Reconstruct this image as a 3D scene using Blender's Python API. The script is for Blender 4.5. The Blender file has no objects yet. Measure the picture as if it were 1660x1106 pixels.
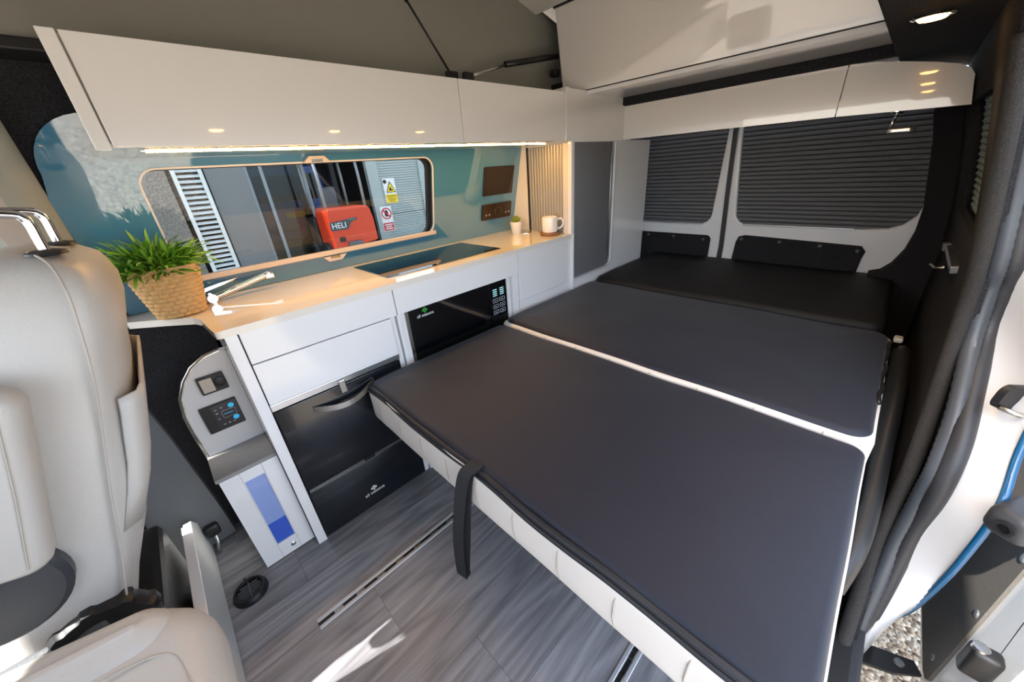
import bpy, bmesh, math, random
from mathutils import Vector, Matrix, noise
random.seed(7)
scene = bpy.context.scene
COL = scene.collection

# ------------------------------------------------------------------ camera
cam_d = bpy.data.cameras.new('camera')
cam_d.sensor_fit = 'HORIZONTAL'; cam_d.sensor_width = 36.0
cam_d.lens = 581.234 / 1660 * 36.0
cam_d.clip_start = 0.02
cam = bpy.data.objects.new('camera', cam_d); COL.objects.link(cam)
right = Vector((0.70642809, -0.70443627, -0.06876698))
down = Vector((-0.35157361, -0.26491527, -0.89789526))
fwd = Vector((0.61429257, 0.65847508, -0.43480479))
cam.matrix_world = Matrix(((right.x, -down.x, -fwd.x, 0), (right.y, -down.y, -fwd.y, 0),
                           (right.z, -down.z, -fwd.z, 1.28), (0, 0, 0, 1)))
scene.camera = cam

# ------------------------------------------------------------------ sky, sun, exposure
SUN_DIR = Vector((0.64, -0.17, -0.75)).normalized()      # direction the sunlight travels
world = bpy.data.worlds.new('world'); scene.world = world
world.use_nodes = True
wn = world.node_tree.nodes; wl = world.node_tree.links
wn.clear()
sky = wn.new('ShaderNodeTexSky'); sky.sky_type = 'NISHITA'; sky.sun_disc = False
sky.sun_elevation = math.radians(49); sky.sun_rotation = math.radians(-75); sky.dust_density = 2.5; sky.air_density = 1.0
mixw = wn.new('ShaderNodeMixRGB'); mixw.inputs[0].default_value = 0.45
mixw.inputs[2].default_value = (4.5, 5.1, 6.0, 1)           # thin bright cloud veil
bgw = wn.new('ShaderNodeBackground'); bgw.inputs[1].default_value = 0.55
wo = wn.new('ShaderNodeOutputWorld')
wl.new(sky.outputs[0], mixw.inputs[1]); wl.new(mixw.outputs[0], bgw.inputs[0]); wl.new(bgw.outputs[0], wo.inputs[0])
sun_d = bpy.data.lights.new('sun', 'SUN'); sun_d.energy = 7.0; sun_d.angle = math.radians(0.6); sun_d.color = (1.0, 0.97, 0.92)
sun = bpy.data.objects.new('sun', sun_d); COL.objects.link(sun)
sun.rotation_euler = SUN_DIR.to_track_quat('-Z', 'Y').to_euler(); sun.location = (-4, 0, 6)
vs = scene.view_settings
vs.view_transform = 'Standard'; vs.look = 'None'; vs.gamma = 1.0; vs.use_curve_mapping = False
vs.exposure = 0.92

# ------------------------------------------------------------------ materials
def lin(c):
    if isinstance(c, str):
        c = tuple(int(c[i:i + 2], 16) / 255 for i in (0, 2, 4))
    return tuple((x / 12.92 if x <= 0.04045 else ((x + 0.055) / 1.055) ** 2.4) for x in c) + (1.0,)
MATS = {}
def mat(name, col, rough=0.5, metal=0.0, coat=0.0, bump=None, var=None, emit=None, estr=0.0, spec=0.5, transm=0.0, coords='Object', sheen=0.0, cior=1.5):
    """bump=(scale,strength)  var=(scale,colour2,contrast)"""
    m = bpy.data.materials.new(name); m.use_nodes = True
    nt = m.node_tree; N = nt.nodes; L = nt.links
    b = N['Principled BSDF']
    b.inputs['Base Color'].default_value = lin(col); b.inputs['Roughness'].default_value = rough
    b.inputs['Metallic'].default_value = metal; b.inputs['Coat Weight'].default_value = coat
    b.inputs['Coat Roughness'].default_value = 0.03
    b.inputs['Specular IOR Level'].default_value = spec
    if sheen:
        b.inputs['Sheen Weight'].default_value = sheen; b.inputs['Sheen Roughness'].default_value = 0.4
    if transm: b.inputs['Transmission Weight'].default_value = transm
    if emit: b.inputs['Emission Color'].default_value = lin(emit); b.inputs['Emission Strength'].default_value = estr
    if bump or var:
        tc = N.new('ShaderNodeTexCoord')
    if bump:
        nz = N.new('ShaderNodeTexNoise'); nz.inputs['Scale'].default_value = bump[0]; nz.inputs['Detail'].default_value = 4
        bp = N.new('ShaderNodeBump'); bp.inputs['Strength'].default_value = bump[1]; bp.inputs['Distance'].default_value = 0.004
        L.new(tc.outputs[coords], nz.inputs['Vector']); L.new(nz.outputs[0], bp.inputs['Height']); L.new(bp.outputs[0], b.inputs['Normal'])
    if var:
        nv = N.new('ShaderNodeTexNoise'); nv.inputs['Scale'].default_value = var[0]; nv.inputs['Detail'].default_value = 5
        rp = N.new('ShaderNodeValToRGB')
        rp.color_ramp.elements[0].position = 0.5 - var[2]; rp.color_ramp.elements[1].position = 0.5 + var[2]
        rp.color_ramp.elements[0].color = lin(col); rp.color_ramp.elements[1].color = lin(var[1])
        L.new(tc.outputs[coords], nv.inputs['Vector']); L.new(nv.outputs[0], rp.inputs[0]); L.new(rp.outputs[0], b.inputs['Base Color'])
    b.inputs['Coat IOR'].default_value = cior
    MATS[name] = m
    return m

def thin_glass(name, tint=(1, 1, 1), ior=1.5, rough=0.0):
    m = bpy.data.materials.new(name); m.use_nodes = True
    nt = m.node_tree; N = nt.nodes; L = nt.links; N.clear()
    o = N.new('ShaderNodeOutputMaterial'); mx = N.new('ShaderNodeMixShader'); fr = N.new('ShaderNodeFresnel'); fr.inputs[0].default_value = ior
    t = N.new('ShaderNodeBsdfTransparent'); t.inputs[0].default_value = tuple(tint) + (1,)
    g = N.new('ShaderNodeBsdfGlossy'); g.inputs['Roughness'].default_value = rough
    L.new(fr.outputs[0], mx.inputs[0]); L.new(t.outputs[0], mx.inputs[1]); L.new(g.outputs[0], mx.inputs[2]); L.new(mx.outputs[0], o.inputs[0])
    return m

WHITE = mat('gloss_white', 'ebeae9', 0.12, coat=0.4)
BEIGE = mat('gloss_warm_white', 'e7e3dc', 0.2, coat=1.0, cior=1.6)
GREYW = mat('satin_light_grey', 'd2d0ce', 0.3)
WORKTOP = mat('worktop_gloss', 'e9e2d6', 0.06, coat=0.6)
BLUE = mat('blue_gloss_panel', '47809f', 0.05, coat=1.0, cior=1.9)
CARPET = mat('charcoal_carpet', '1d1d1f', 0.95, bump=(420, 0.9), var=(260, '37373a', 0.2), spec=0.15)
CARPETL = mat('grey_carpet_trim', '2a2929', 0.95, bump=(700, 1.0), var=(600, '4a4845', 0.18), spec=0.15)
CHAR = mat('charcoal_fabric', '171c29', 0.5, bump=(900, 0.25), spec=0.35, sheen=0.12)
CHARP = mat('charcoal_piping', '1f2126', 0.5, spec=0.4)
CREAM = mat('cream_leather', 'd6d1c9', 0.42, bump=(160, 0.12))
CREAML = mat('cream_leather_seat', 'b7b3ad', 0.4, bump=(140, 0.15))
SEAM = mat('seam_thread', 'aca59b', 0.8)
BLACK = mat('black_plastic', '151516', 0.45)
BLACKG = mat('black_gloss_glass', '07080b', 0.03, coat=0.5)
FRIDGE = mat('fridge_gloss_black', '15181e', 0.22, coat=0.2)
RUBBER = mat('rubber_seal', '2a2b2e', 0.5, bump=(60, 0.2))
CHROME = mat('chrome', 'e6e6e8', 0.06, metal=1)
STEEL = mat('brushed_steel', 'c4c2bd', 0.25, metal=1, bump=(300, 0.1))
ALU = mat('aluminium', 'cfd0d2', 0.28, metal=1)
CANVAS = mat('canvas_fabric', '8a887e', 0.9, bump=(500, 0.3), var=(3.0, '939188', 0.3), spec=0.2)
GREYP = mat('grey_plastic', '585b5e', 0.55, bump=(300, 0.2))
GREYPL = mat('pale_grey_panel', 'b9bbb9', 0.4)
TAMB = mat('tambour_grey', '77777a', 0.3, metal=0.4)
TAMBW = mat('tambour_silver', 'a9a59c', 0.35, metal=0.3)
BLINDM = mat('pleated_blind', '6a6c70', 0.8)
BLINDG = mat('pleated_blind_pale', '9aa79b', 0.8)
BODYW = mat('van_white_paint', 'e6e7e8', 0.2, coat=0.6)
BODYB = mat('van_blue_paint', '05507a', 0.2, coat=0.6)
TRIMC = mat('pillar_trim', 'a3a59c', 0.5, bump=(250, 0.1))
BASKETM = mat('woven_rush', 'c2945a', 0.7, var=(9, 'd9b680', 0.3), bump=(150, 0.3))
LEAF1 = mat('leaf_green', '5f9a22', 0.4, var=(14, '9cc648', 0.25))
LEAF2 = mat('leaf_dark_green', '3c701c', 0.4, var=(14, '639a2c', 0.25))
SUCC = mat('succulent_green', '7d8a2c', 0.5)
CERAM = mat('white_ceramic', 'ece7df', 0.15, coat=0.4)
CORK = mat('cork', '9a6a45', 0.9, bump=(200, 0.6), var=(120, '7a4f31', 0.2))
SCREEN = mat('dark_screen', '2a211a', 0.12, coat=0.3)
SOCK = mat('bronze_socket', '3a2d22', 0.3, metal=0.3)
BLUEGL = mat('blue_glow_glass_pale', '8fa4d8', 0.12, coat=0.4)  # pale part of the pane's blue glow, put into the colour
BLUEDEEP = mat('blue_glow_glass_deep', '3a5fc6', 0.12, coat=0.4)  # deep part of the pane's blue glow, put into the colour
CYANLED = mat('cyan_light', '2a9cc8', 0.4, emit='2a9cc8', estr=0.35)
ICON = mat('icon_print', 'cfd6da', 0.5)
LOGOW = mat('logo_white', 'e8eaec', 0.4)
LOGOG = mat('logo_green', '3fae3a', 0.4)
LEDM = mat('led_strip_glow', 'ffd9a0', 0.5, emit='ffbd5e', estr=95.0)
LAMPM = mat('downlight_glow', 'ffd9a0', 0.5, emit='ffb45e', estr=30.0)
RED = mat('forklift_red', 'c93a1c', 0.3, coat=0.3)
YELLOW = mat('sign_yellow', 'f0d21c', 0.5)
SIGNW = mat('sign_white', 'eeeeee', 0.5)
SIGNR = mat('sign_red', 'c8202a', 0.5)
SIGNK = mat('sign_black', '151515', 0.5)
CLAD = mat('pale_cladding', 'a9b4b2', 0.5)
RENDERG = mat('grey_render', '7d7f7e', 0.9, bump=(60, 0.4))
PEBBLE = mat('pebbledash', '6b6762', 0.95, var=(30, '8d877f', 0.15), bump=(50, 1.0))
LOUV = mat('louvre_white', 'dfe3e0', 0.4)
DARKIN = mat('dark_interior', '17140f', 0.9)
BROWN = mat('brown_board', '5f4a35', 0.8)
CARBLUE = mat('car_blue', '2257a8', 0.25, coat=0.6)
CARGLASS = mat('car_glass', '0a0d12', 0.05, coat=0.5)
GLASS = thin_glass('window_glass', (0.60, 0.63, 0.63))
TINT = thin_glass('tinted_glass', (0.35, 0.35, 0.36))

def gravel_mat():
    m = bpy.data.materials.new('gravel'); m.use_nodes = True
    nt = m.node_tree; N = nt.nodes; L = nt.links; b = N['Principled BSDF']; b.inputs['Roughness'].default_value = 0.95
    tc = N.new('ShaderNodeTexCoord'); v = N.new('ShaderNodeTexVoronoi'); v.inputs['Scale'].default_value = 75
    r = N.new('ShaderNodeValToRGB')
    cs = ['5c4a3a', '94806a', 'c2ad92', 'e0d2bc', '857767']
    r.color_ramp.elements[0].color = lin(cs[0]); r.color_ramp.elements[1].color = lin(cs[4])
    for i, c in enumerate(cs[1:4]):
        e = r.color_ramp.elements.new(0.25 * (i + 1)); e.color = lin(c)
    sp = N.new('ShaderNodeSeparateColor')
    bp = N.new('ShaderNodeBump'); bp.inputs['Strength'].default_value = 0.9; bp.inputs['Distance'].default_value = 0.01; bp.invert = True
    L.new(tc.outputs['Object'], v.inputs['Vector']); L.new(v.outputs['Color'], sp.inputs[0]); L.new(sp.outputs[0], r.inputs[0])
    L.new(r.outputs[0], b.inputs['Base Color']); L.new(v.outputs['Distance'], bp.inputs['Height']); L.new(bp.outputs[0], b.inputs['Normal'])
    return m
GRAVEL = gravel_mat()

def plank_mat():
    m = bpy.data.materials.new('grey_oak_vinyl'); m.use_nodes = True
    nt = m.node_tree; N = nt.nodes; L = nt.links; b = N['Principled BSDF']
    b.inputs['Roughness'].default_value = 0.36; b.inputs['Specular IOR Level'].default_value = 0.5
    tc = N.new('ShaderNodeTexCoord'); oi = N.new('ShaderNodeObjectInfo')
    add = N.new('ShaderNodeVectorMath'); add.operation = 'ADD'
    mul = N.new('ShaderNodeVectorMath'); mul.operation = 'SCALE'; mul.inputs['Scale'].default_value = 37.0
    cmb = N.new('ShaderNodeCombineXYZ'); L.new(oi.outputs['Random'], cmb.inputs[0]); L.new(oi.outputs['Random'], cmb.inputs[1]); L.new(oi.outputs['Random'], cmb.inputs[2])
    L.new(cmb.outputs[0], mul.inputs[0]); L.new(tc.outputs['Object'], add.inputs[0]); L.new(mul.outputs[0], add.inputs[1])
    mp = N.new('ShaderNodeMapping'); mp.inputs['Scale'].default_value = (0.9, 7.0, 1.0); L.new(add.outputs[0], mp.inputs['Vector'])
    n1 = N.new('ShaderNodeTexNoise'); n1.inputs['Scale'].default_value = 1.3; n1.inputs['Detail'].default_value = 1.5; n1.inputs['Distortion'].default_value = 0.25
    L.new(mp.outputs[0], n1.inputs['Vector'])
    mm = N.new('ShaderNodeMath'); mm.operation = 'MULTIPLY'; mm.inputs[1].default_value = 8.0; L.new(n1.outputs[0], mm.inputs[0])
    fr = N.new('ShaderNodeMath'); fr.operation = 'PINGPONG'; fr.inputs[1].default_value = 0.5; L.new(mm.outputs[0], fr.inputs[0])
    mp2 = N.new('ShaderNodeMapping'); mp2.inputs['Scale'].default_value = (2.0, 45.0, 1.0); L.new(add.outputs[0], mp2.inputs['Vector'])
    n2 = N.new('ShaderNodeTexNoise'); n2.inputs['Scale'].default_value = 2.0; n2.inputs['Detail'].default_value = 5; L.new(mp2.outputs[0], n2.inputs['Vector'])
    ad = N.new('ShaderNodeMath'); ad.operation = 'MULTIPLY_ADD'; ad.inputs[1].default_value = 0.6; L.new(fr.outputs[0], ad.inputs[0])
    sk_ = N.new('ShaderNodeMath'); sk_.operation = 'MULTIPLY'; sk_.inputs[1].default_value = 0.75; L.new(n2.outputs[0], sk_.inputs[0]); L.new(sk_.outputs[0], ad.inputs[2])
    r = N.new('ShaderNodeValToRGB'); r.color_ramp.elements[0].position = 0.3; r.color_ramp.elements[1].position = 0.95
    r.color_ramp.elements[0].color = lin('717074'); r.color_ramp.elements[1].color = lin('a8a7aa')
    L.new(ad.outputs[0], r.inputs[0])
    hs = N.new('ShaderNodeHueSaturation'); vr = N.new('ShaderNodeMapRange'); vr.inputs[3].default_value = 0.82; vr.inputs[4].default_value = 1.12
    L.new(oi.outputs['Random'], vr.inputs[0]); L.new(vr.outputs[0], hs.inputs['Value']); L.new(r.outputs[0], hs.inputs['Color']); L.new(hs.outputs[0], b.inputs['Base Color'])
    return m
PLANK = plank_mat()

# ------------------------------------------------------------------ mesh helpers
class G:
    def __init__(s): s.v = []; s.f = []
    def add(s, vs, fs, M=None):
        o = len(s.v)
        s.v += [tuple(M @ Vector(p)) if M is not None else tuple(p) for p in vs]
        s.f += [tuple(i + o for i in f) for f in fs]
        return s
    def box(s, x0, x1, y0, y1, z0, z1, bev=0.0, M=None, seg=2):
        if bev <= 0:
            vs = [(x, y, z) for z in (z0, z1) for y in (y0, y1) for x in (x0, x1)]
            fs = [(0, 2, 3, 1), (4, 5, 7, 6), (0, 1, 5, 4), (2, 6, 7, 3), (0, 4, 6, 2), (1, 3, 7, 5)]
            return s.add(vs, fs, M)
        bm = bmesh.new(); bmesh.ops.create_cube(bm, size=1.0)
        for v in bm.verts:
            v.co = Vector(((x0 + x1) / 2 + v.co.x * (x1 - x0), (y0 + y1) / 2 + v.co.y * (y1 - y0), (z0 + z1) / 2 + v.co.z * (z1 - z0)))
        bmesh.ops.bevel(bm, geom=bm.edges[:], offset=bev, segments=seg, profile=0.5, affect='EDGES')
        return s.bm(bm, M)
    def bm(s, bm, M=None):
        bm.verts.index_update()
        s.add([v.co.copy() for v in bm.verts], [tuple(v.index for v in f.verts) for f in bm.faces], M); bm.free()
        return s
    def loft(s, loops, closed=True, caps=True, M=None):
        n = len(loops[0]); vs = [p for lp in loops for p in lp]; fs = []
        for i in range(len(loops) - 1):
            for j in range(n if closed else n - 1):
                k = (j + 1) % n
                fs.append((i * n + j, i * n + k, (i + 1) * n + k, (i + 1) * n + j))
        if caps and closed:
            fs.append(tuple(reversed(range(n)))); fs.append(tuple(range((len(loops) - 1) * n, len(loops) * n)))
        return s.add(vs, fs, M)
    def tube(s, path, r, n=10, M=None, flat=1.0, up=None):
        path = [Vector(p) for p in path]; loops = []
        prev = None
        for i, p in enumerate(path):
            t = (path[min(i + 1, len(path) - 1)] - path[max(i - 1, 0)]).normalized()
            ref = Vector(up) if up else (prev if prev is not None else (Vector((0, 0, 1)) if abs(t.z) < 0.9 else Vector((1, 0, 0))))
            a = (ref - t * ref.dot(t)).normalized(); b = t.cross(a); prev = a
            rr = r[i] if isinstance(r, (list, tuple)) else r
            loops.append([p + a * math.cos(2 * math.pi * k / n) * rr * flat + b * math.sin(2 * math.pi * k / n) * rr for k in range(n)])
        return s.loft(loops, M=M)
    def lathe(s, prof, c=(0, 0, 0), n=24, M=None):
        loops = [[(c[0] + r * math.cos(2 * math.pi * k / n), c[1] + r * math.sin(2 * math.pi * k / n), c[2] + z) for k in range(n)] for r, z in prof]
        return s.loft(loops, M=M)
    def plate(s, outer, holes, fn, t):
        """outer/holes 2D loops; fn(a,b,d) -> 3D; extruded from d=0 to d=t"""
        bm = bmesh.new(); loops = []
        for lp in [outer] + list(holes):
            vs = [bm.verts.new((a, b, 0)) for a, b in lp]
            es = [bm.edges.new((vs[i], vs[(i + 1) % len(vs)])) for i in range(len(vs))]
            loops.append((vs, es))
        bmesh.ops.triangle_fill(bm, use_beauty=True, use_dissolve=False, edges=[e for l in loops for e in l[1]], normal=(0, 0, 1))
        bm.verts.index_update()
        pts = [(v.co.x, v.co.y) for v in bm.verts]; tris = [tuple(v.index for v in f.verts) for f in bm.faces]
        o = 0; n = len(pts); vs = [fn(a, b, 0) for a, b in pts] + [fn(a, b, t) for a, b in pts]
        fs = [tuple(reversed(f)) for f in tris] + [tuple(i + n for i in f) for f in tris]
        for l in loops:
            m = len(l[0])
            for i in range(m):
                k = (i + 1) % m
                fs.append((o + i, o + k, o + k + n, o + i + n))
            o += m
        bm.free()
        return s.add(vs, fs)
    def cushion(s, x0, x1, y0, y1, z0, z1, rc, re, crown=0.01, M=None, ne=14, wob=0.0, rb=None):
        hw, hh = (x1 - x0) / 2, (y1 - y0) / 2; cx, cy = (x0 + x1) / 2, (y0 + y1) / 2
        rb = re if rb is None else rb
        prof = []
        for i in range(5):
            a = math.pi / 2 * i / 4; prof.append((rb * (1 - math.sin(a)), z0 + rb * (1 - math.cos(a))))
        for i in range(1, 4): prof.append((0, z0 + rb + (z1 - re - z0 - rb) * i / 4))
        for i in range(6):
            a = math.pi / 2 * i / 5; prof.append((re * (1 - math.cos(a)), z1 - re + re * math.sin(a)))
        mx = min(hw, hh) * 0.93
        for i in range(1, 8):
            f = i / 7; ins = re + (mx - re) * f; prof.append((ins, z1 + crown * (1 - (1 - f) ** 2)))
        loops = []
        for ins, z in prof:
            w, h, r = hw - ins, hh - ins, max(min(rc - ins * 0.6, hw - ins, hh - ins), 0.003)
            lp = []
            for (sx, sy, a0) in ((1, 1, 0), (-1, 1, 90), (-1, -1, 180), (1, -1, 270)):
                for k in range(7):
                    a = math.radians(a0 + 90 * k / 6); lp.append((cx + sx * (w - r) + r * math.cos(a), cy + sy * (h - r) + r * math.sin(a)))
                p = lp[-1]
                nx = {0: (-(w - r), h), 90: (-w, -(h - r)), 180: ((w - r), -h), 270: (w, (h - r))}[a0]
                q = (cx + nx[0], cy + nx[1])
                for k in range(1, ne): lp.append((p[0] + (q[0] - p[0]) * k / ne, p[1] + (q[1] - p[1]) * k / ne))
            pts = []
            for (a, b) in lp:
                d = Vector((a, b, z))
                if wob:
                    nz = noise.noise(Vector((a * 5, b * 5, z * 8))) * wob; nz2 = noise.noise(Vector((a * 4 + 9, b * 4, 3))) * wob
                    d += Vector((nz2 * 0.6, nz * 0.6, nz))
                pts.append(d)
            loops.append(pts)
        return s.loft(loops, M=M)
    def obj(s, name, m, parent=None, smooth=False, angle=None):
        me = bpy.data.meshes.new(name); me.from_pydata([tuple(v) for v in s.v], [], s.f); me.update()
        bm = bmesh.new(); bm.from_mesh(me); bmesh.ops.recalc_face_normals(bm, faces=bm.faces[:]); bm.to_mesh(me); bm.free()
        me.materials.append(m)
        if smooth:
            for p in me.polygons: p.use_smooth = True
            if angle is not None: me.set_sharp_from_angle(angle=math.radians(angle))
        o = bpy.data.objects.new(name, me); COL.objects.link(o)
        if parent is not None: attach(o, parent)
        return o

def wloc(o):
    p = Vector(o.location)
    return p if o.parent is None else p + o.matrix_parent_inverse.to_translation() + wloc(o.parent)
def attach(o, parent):
    o.parent = parent
    o.matrix_parent_inverse = Matrix.Translation(-wloc(parent))
def thing(name, label, cat, loc=(0, 0, 0), group=None):
    o = bpy.data.objects.new(name, None); o.empty_display_size = 0.05; COL.objects.link(o)
    o.location = loc; o['label'] = label; o['category'] = cat
    if group: o['group'] = group
    return o
def tag(o, label, cat, group=None):
    o['label'] = label; o['category'] = cat
    if group: o['group'] = group
    return o
def struct(o, label=None):
    o['kind'] = 'structure'
    if label: o['label'] = label
    return o
def rr2(x0, x1, z0, z1, r, n=6):
    """rounded rectangle loop; r single or (bl,br,tr,tl)"""
    if not isinstance(r, (list, tuple)): r = (r,) * 4
    out = []
    for (cx, cz, a0, rad) in ((x0 + r[0], z0 + r[0], 180, r[0]), (x1 - r[1], z0 + r[1], 270, r[1]), (x1 - r[2], z1 - r[2], 0, r[2]), (x0 + r[3], z1 - r[3], 90, r[3])):
        for k in range(n + 1):
            a = math.radians(a0 + 90 * k / n); p = (cx + rad * math.cos(a), cz + rad * math.sin(a))
            if not out or (abs(out[-1][0] - p[0]) + abs(out[-1][1] - p[1])) > 1e-6: out.append(p)
    return out
def arc(cx, cy, r, a0, a1, n=10):
    return [(cx + r * math.cos(math.radians(a0 + (a1 - a0) * k / n)), cy + r * math.sin(math.radians(a0 + (a1 - a0) * k / n))) for k in range(n + 1)]
def text(name, body, size, origin, rt, up, m, parent=None, ext=0.0006, align='CENTER', label=None):
    cu = bpy.data.curves.new(name, 'FONT'); cu.body = body; cu.size = size; cu.align_x = align; cu.align_y = 'CENTER'; cu.extrude = ext; cu.resolution_u = 3
    to = bpy.data.objects.new(name, cu); COL.objects.link(to)
    dg = bpy.context.evaluated_depsgraph_get()
    me = bpy.data.meshes.new_from_object(to.evaluated_get(dg)); bpy.data.objects.remove(to); bpy.data.curves.remove(cu)
    rt = Vector(rt).normalized(); up = Vector(up).normalized(); nn = rt.cross(up)
    me.transform(Matrix(((rt.x, up.x, nn.x, origin[0]), (rt.y, up.y, nn.y, origin[1]), (rt.z, up.z, nn.z, origin[2]), (0, 0, 0, 1))))
    me.materials.clear(); me.materials.append(m)
    o = bpy.data.objects.new(name, me); COL.objects.link(o)
    if parent is not None: attach(o, parent)
    if label: o['label'] = label
    return o
def fy(y):   # plate in the XZ plane, thickness towards +Y
    return lambda a, b, d: (a, y + d, b)
def fx(x):   # plate in the YZ plane (a=y), thickness towards +X
    return lambda a, b, d: (x + d, a, b)
def fz(z):
    return lambda a, b, d: (a, b, z + d)
SL = -0.253                                    # side wall leans inwards with height
def wy(z): return 1.70 + SL * (z - 0.925)
def fw(off):                                   # plate on the leaning kitchen wall; off<0 = towards the room
    return lambda a, b, d: (a, wy(b) + off + d, b)

# ================================================================== STRUCTURE
# floor with vinyl planks
fl = struct(G().box(-1.7, 2.9, -0.24, 1.74, -0.06, -0.004).obj('floor', BLACK), 'grey wood-effect vinyl plank floor')
PL, PW = 1.22, 0.19
pm = None
for r in range(-1, 10):
    y = -0.20 + r * PW
    if y < -0.2 or y + PW > 1.72: continue
    off = (r * 0.437) % 1.0 * PL
    for k in range(-2, 3):
        x = -0.1 + off + (k - 1) * PL
        if x < -1.9 or x > 2.7: continue
        if pm is None:
            o = G().box(0, PL - 0.0008, 0, PW - 0.0008, -0.004, 0.0).obj('plank', PLANK); pm = o.data
        else:
            o = bpy.data.objects.new('plank', pm); COL.objects.link(o)
        o.location = (x, y, 0)
        o.parent = fl

# kitchen-side wall: carpet-lined, leaning, with a window hole
WIN = rr2(0.03, 1.07, 0.995, 1.355, 0.05)
g = G().plate([(-0.42, 0.90), (2.72, 0.90), (2.72, 1.62), (-0.42, 1.62)], [WIN], fw(0.012), 0.05)
wl_ = struct(g.obj('wall_left', CARPET), 'dark carpet-lined van side wall behind the kitchen')
G().box(-0.42, 2.72, 1.722, 1.76, -0.06, 0.92).obj('lower_wall_lining', CARPET, wl_)
# bulging carpet shoulder under the shelf end, beside the front seat
g = G()
prof = [(1.72, -0.0), (1.60, 0.02), (1.585, 0.3), (1.575, 0.6), (1.585, 0.8), (1.60, 0.895), (1.72, 0.90)]
g.loft([[(x, y - (0.0 if x > -0.3 else 0.03), z) for y, z in prof] for x in (-0.42, -0.34, -0.2, 0.04)])
g.obj('carpet_shoulder', CARPET, wl_, smooth=True, angle=40)
# seat belt lower pillar trim, grey
g = G().plate([(-0.36, 0.02), (-0.168, 0.03), (-0.172, 0.20), (-0.19, 0.52), (-0.205, 0.68), (-0.24, 0.72), (-0.36, 0.73)], [], fy(1.545), 0.05)
struct(g.obj('trim_1', GREYP), 'dark grey plastic lower pillar trim beside the front seat')
# pale upper B pillar trim
g = G()
prof = [(-0.152, 0.0), (-0.165, -0.035), (-0.20, -0.05), (-0.30, -0.05), (-0.36, 0.0)]
loops = []
for z in (0.70, 0.92, 1.15, 1.32, 1.48, 1.60):
    loops.append([(x - (0.012 if z > 1.5 else 0), wy(z) + y, z) for x, y in prof])
g.loft(loops)
struct(g.obj('trim_2', TRIMC, smooth=True, angle=50), 'pale beige upper door pillar trim beside the front seat')

# roof: rims around the raised-roof opening
def ceil(name, *b, m=CARPET, label=None):
    return struct(G().box(*b, bev=0.006).obj(name, m), label)
cl = ceil('ceiling', 1.80, 2.76, -0.08, 1.62, 1.60, 1.66, m=CARPET, label='carpet-lined rear roof')
ceil('trim_3', -1.25, -0.5, -0.2, 1.7, 1.60, 1.66, m=CREAM, label='unseen cab roof added to block the sun')  # unseen cab roof, added so sun enters only through the windscreen
# right hand rim, carpet, carries a downlight
g = G()
prof = [(0.150, 1.70), (0.150, 1.553), (0.140, 1.543), (-0.02, 1.543), (-0.06, 1.535), (-0.085, 1.49), (-0.105, 1.47), (-0.13, 1.50), (-0.06, 1.66), (0.0, 1.70)]
g.loft([[(x, y, z) for y, z in prof] for x in (-0.5, 0.4, 1.3, 2.1, 2.72)])
struct(g.obj('trim_4', CARPET, smooth=True, angle=35), 'black carpet-lined roof rim above the sliding door')
# left rim under the canvas
g = G().box(-0.5, 1.80, 1.44, 1.60, 1.585, 1.61, bev=0.004)
struct(g.obj('trim_5', BLACK), 'black edge trim along the raised roof opening')

# raised roof canvas and shell
def canvas(name, y, label):
    g = G(); nx, nz = 60, 16
    vs = []
    for i in range(nx + 1):
        x = -0.55 + 2.65 * i / nx
        ztop = 1.97 + (1.72 - x) * 0.257
        for j in range(nz + 1):
            t = j / nz; z = 1.59 + (ztop - 1.59) * t
            w = 0.012 * noise.noise(Vector((x * 1.7, z * 1.3, 4))) + 0.02 * math.sin(math.pi * t) * (1 if y > 1 else -1)
            vs.append((x, y + w + (0.03 * t if y > 1 else -0.03 * t), z))
    fs = [(i * (nz + 1) + j, (i + 1) * (nz + 1) + j, (i + 1) * (nz + 1) + j + 1, i * (nz + 1) + j + 1) for i in range(nx) for j in range(nz)]
    g.add(vs, fs)
    o = struct(g.obj(name, CANVAS, smooth=True), label)
    s = o.modifiers.new('thickness', 'SOLIDIFY'); s.thickness = 0.004
    return o
canvas('wall_canvas_left', 1.46, 'olive grey canvas side of the raised roof above the kitchen')
canvas('wall_canvas_right', 0.10, 'olive grey canvas side of the raised roof above the sliding door')
g = G().box(-0.56, -0.55, 0.08, 1.52, 1.60, 2.54)
struct(g.obj('wall_canvas_front', CANVAS), 'olive grey canvas front of the raised roof')
g = G()
rf = [(1.715, 1.940), (1.62, 1.965), (0.5, 2.253), (-0.6, 2.535)]
g.loft([[(x, y, z) for x, z in rf] + [(x, y, z + 0.05) for x, z in reversed(rf)] for y in (0.05, 1.56)])
struct(g.obj('ceiling_raised', BEIGE), 'glossy pale lining of the raised roof')

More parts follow.
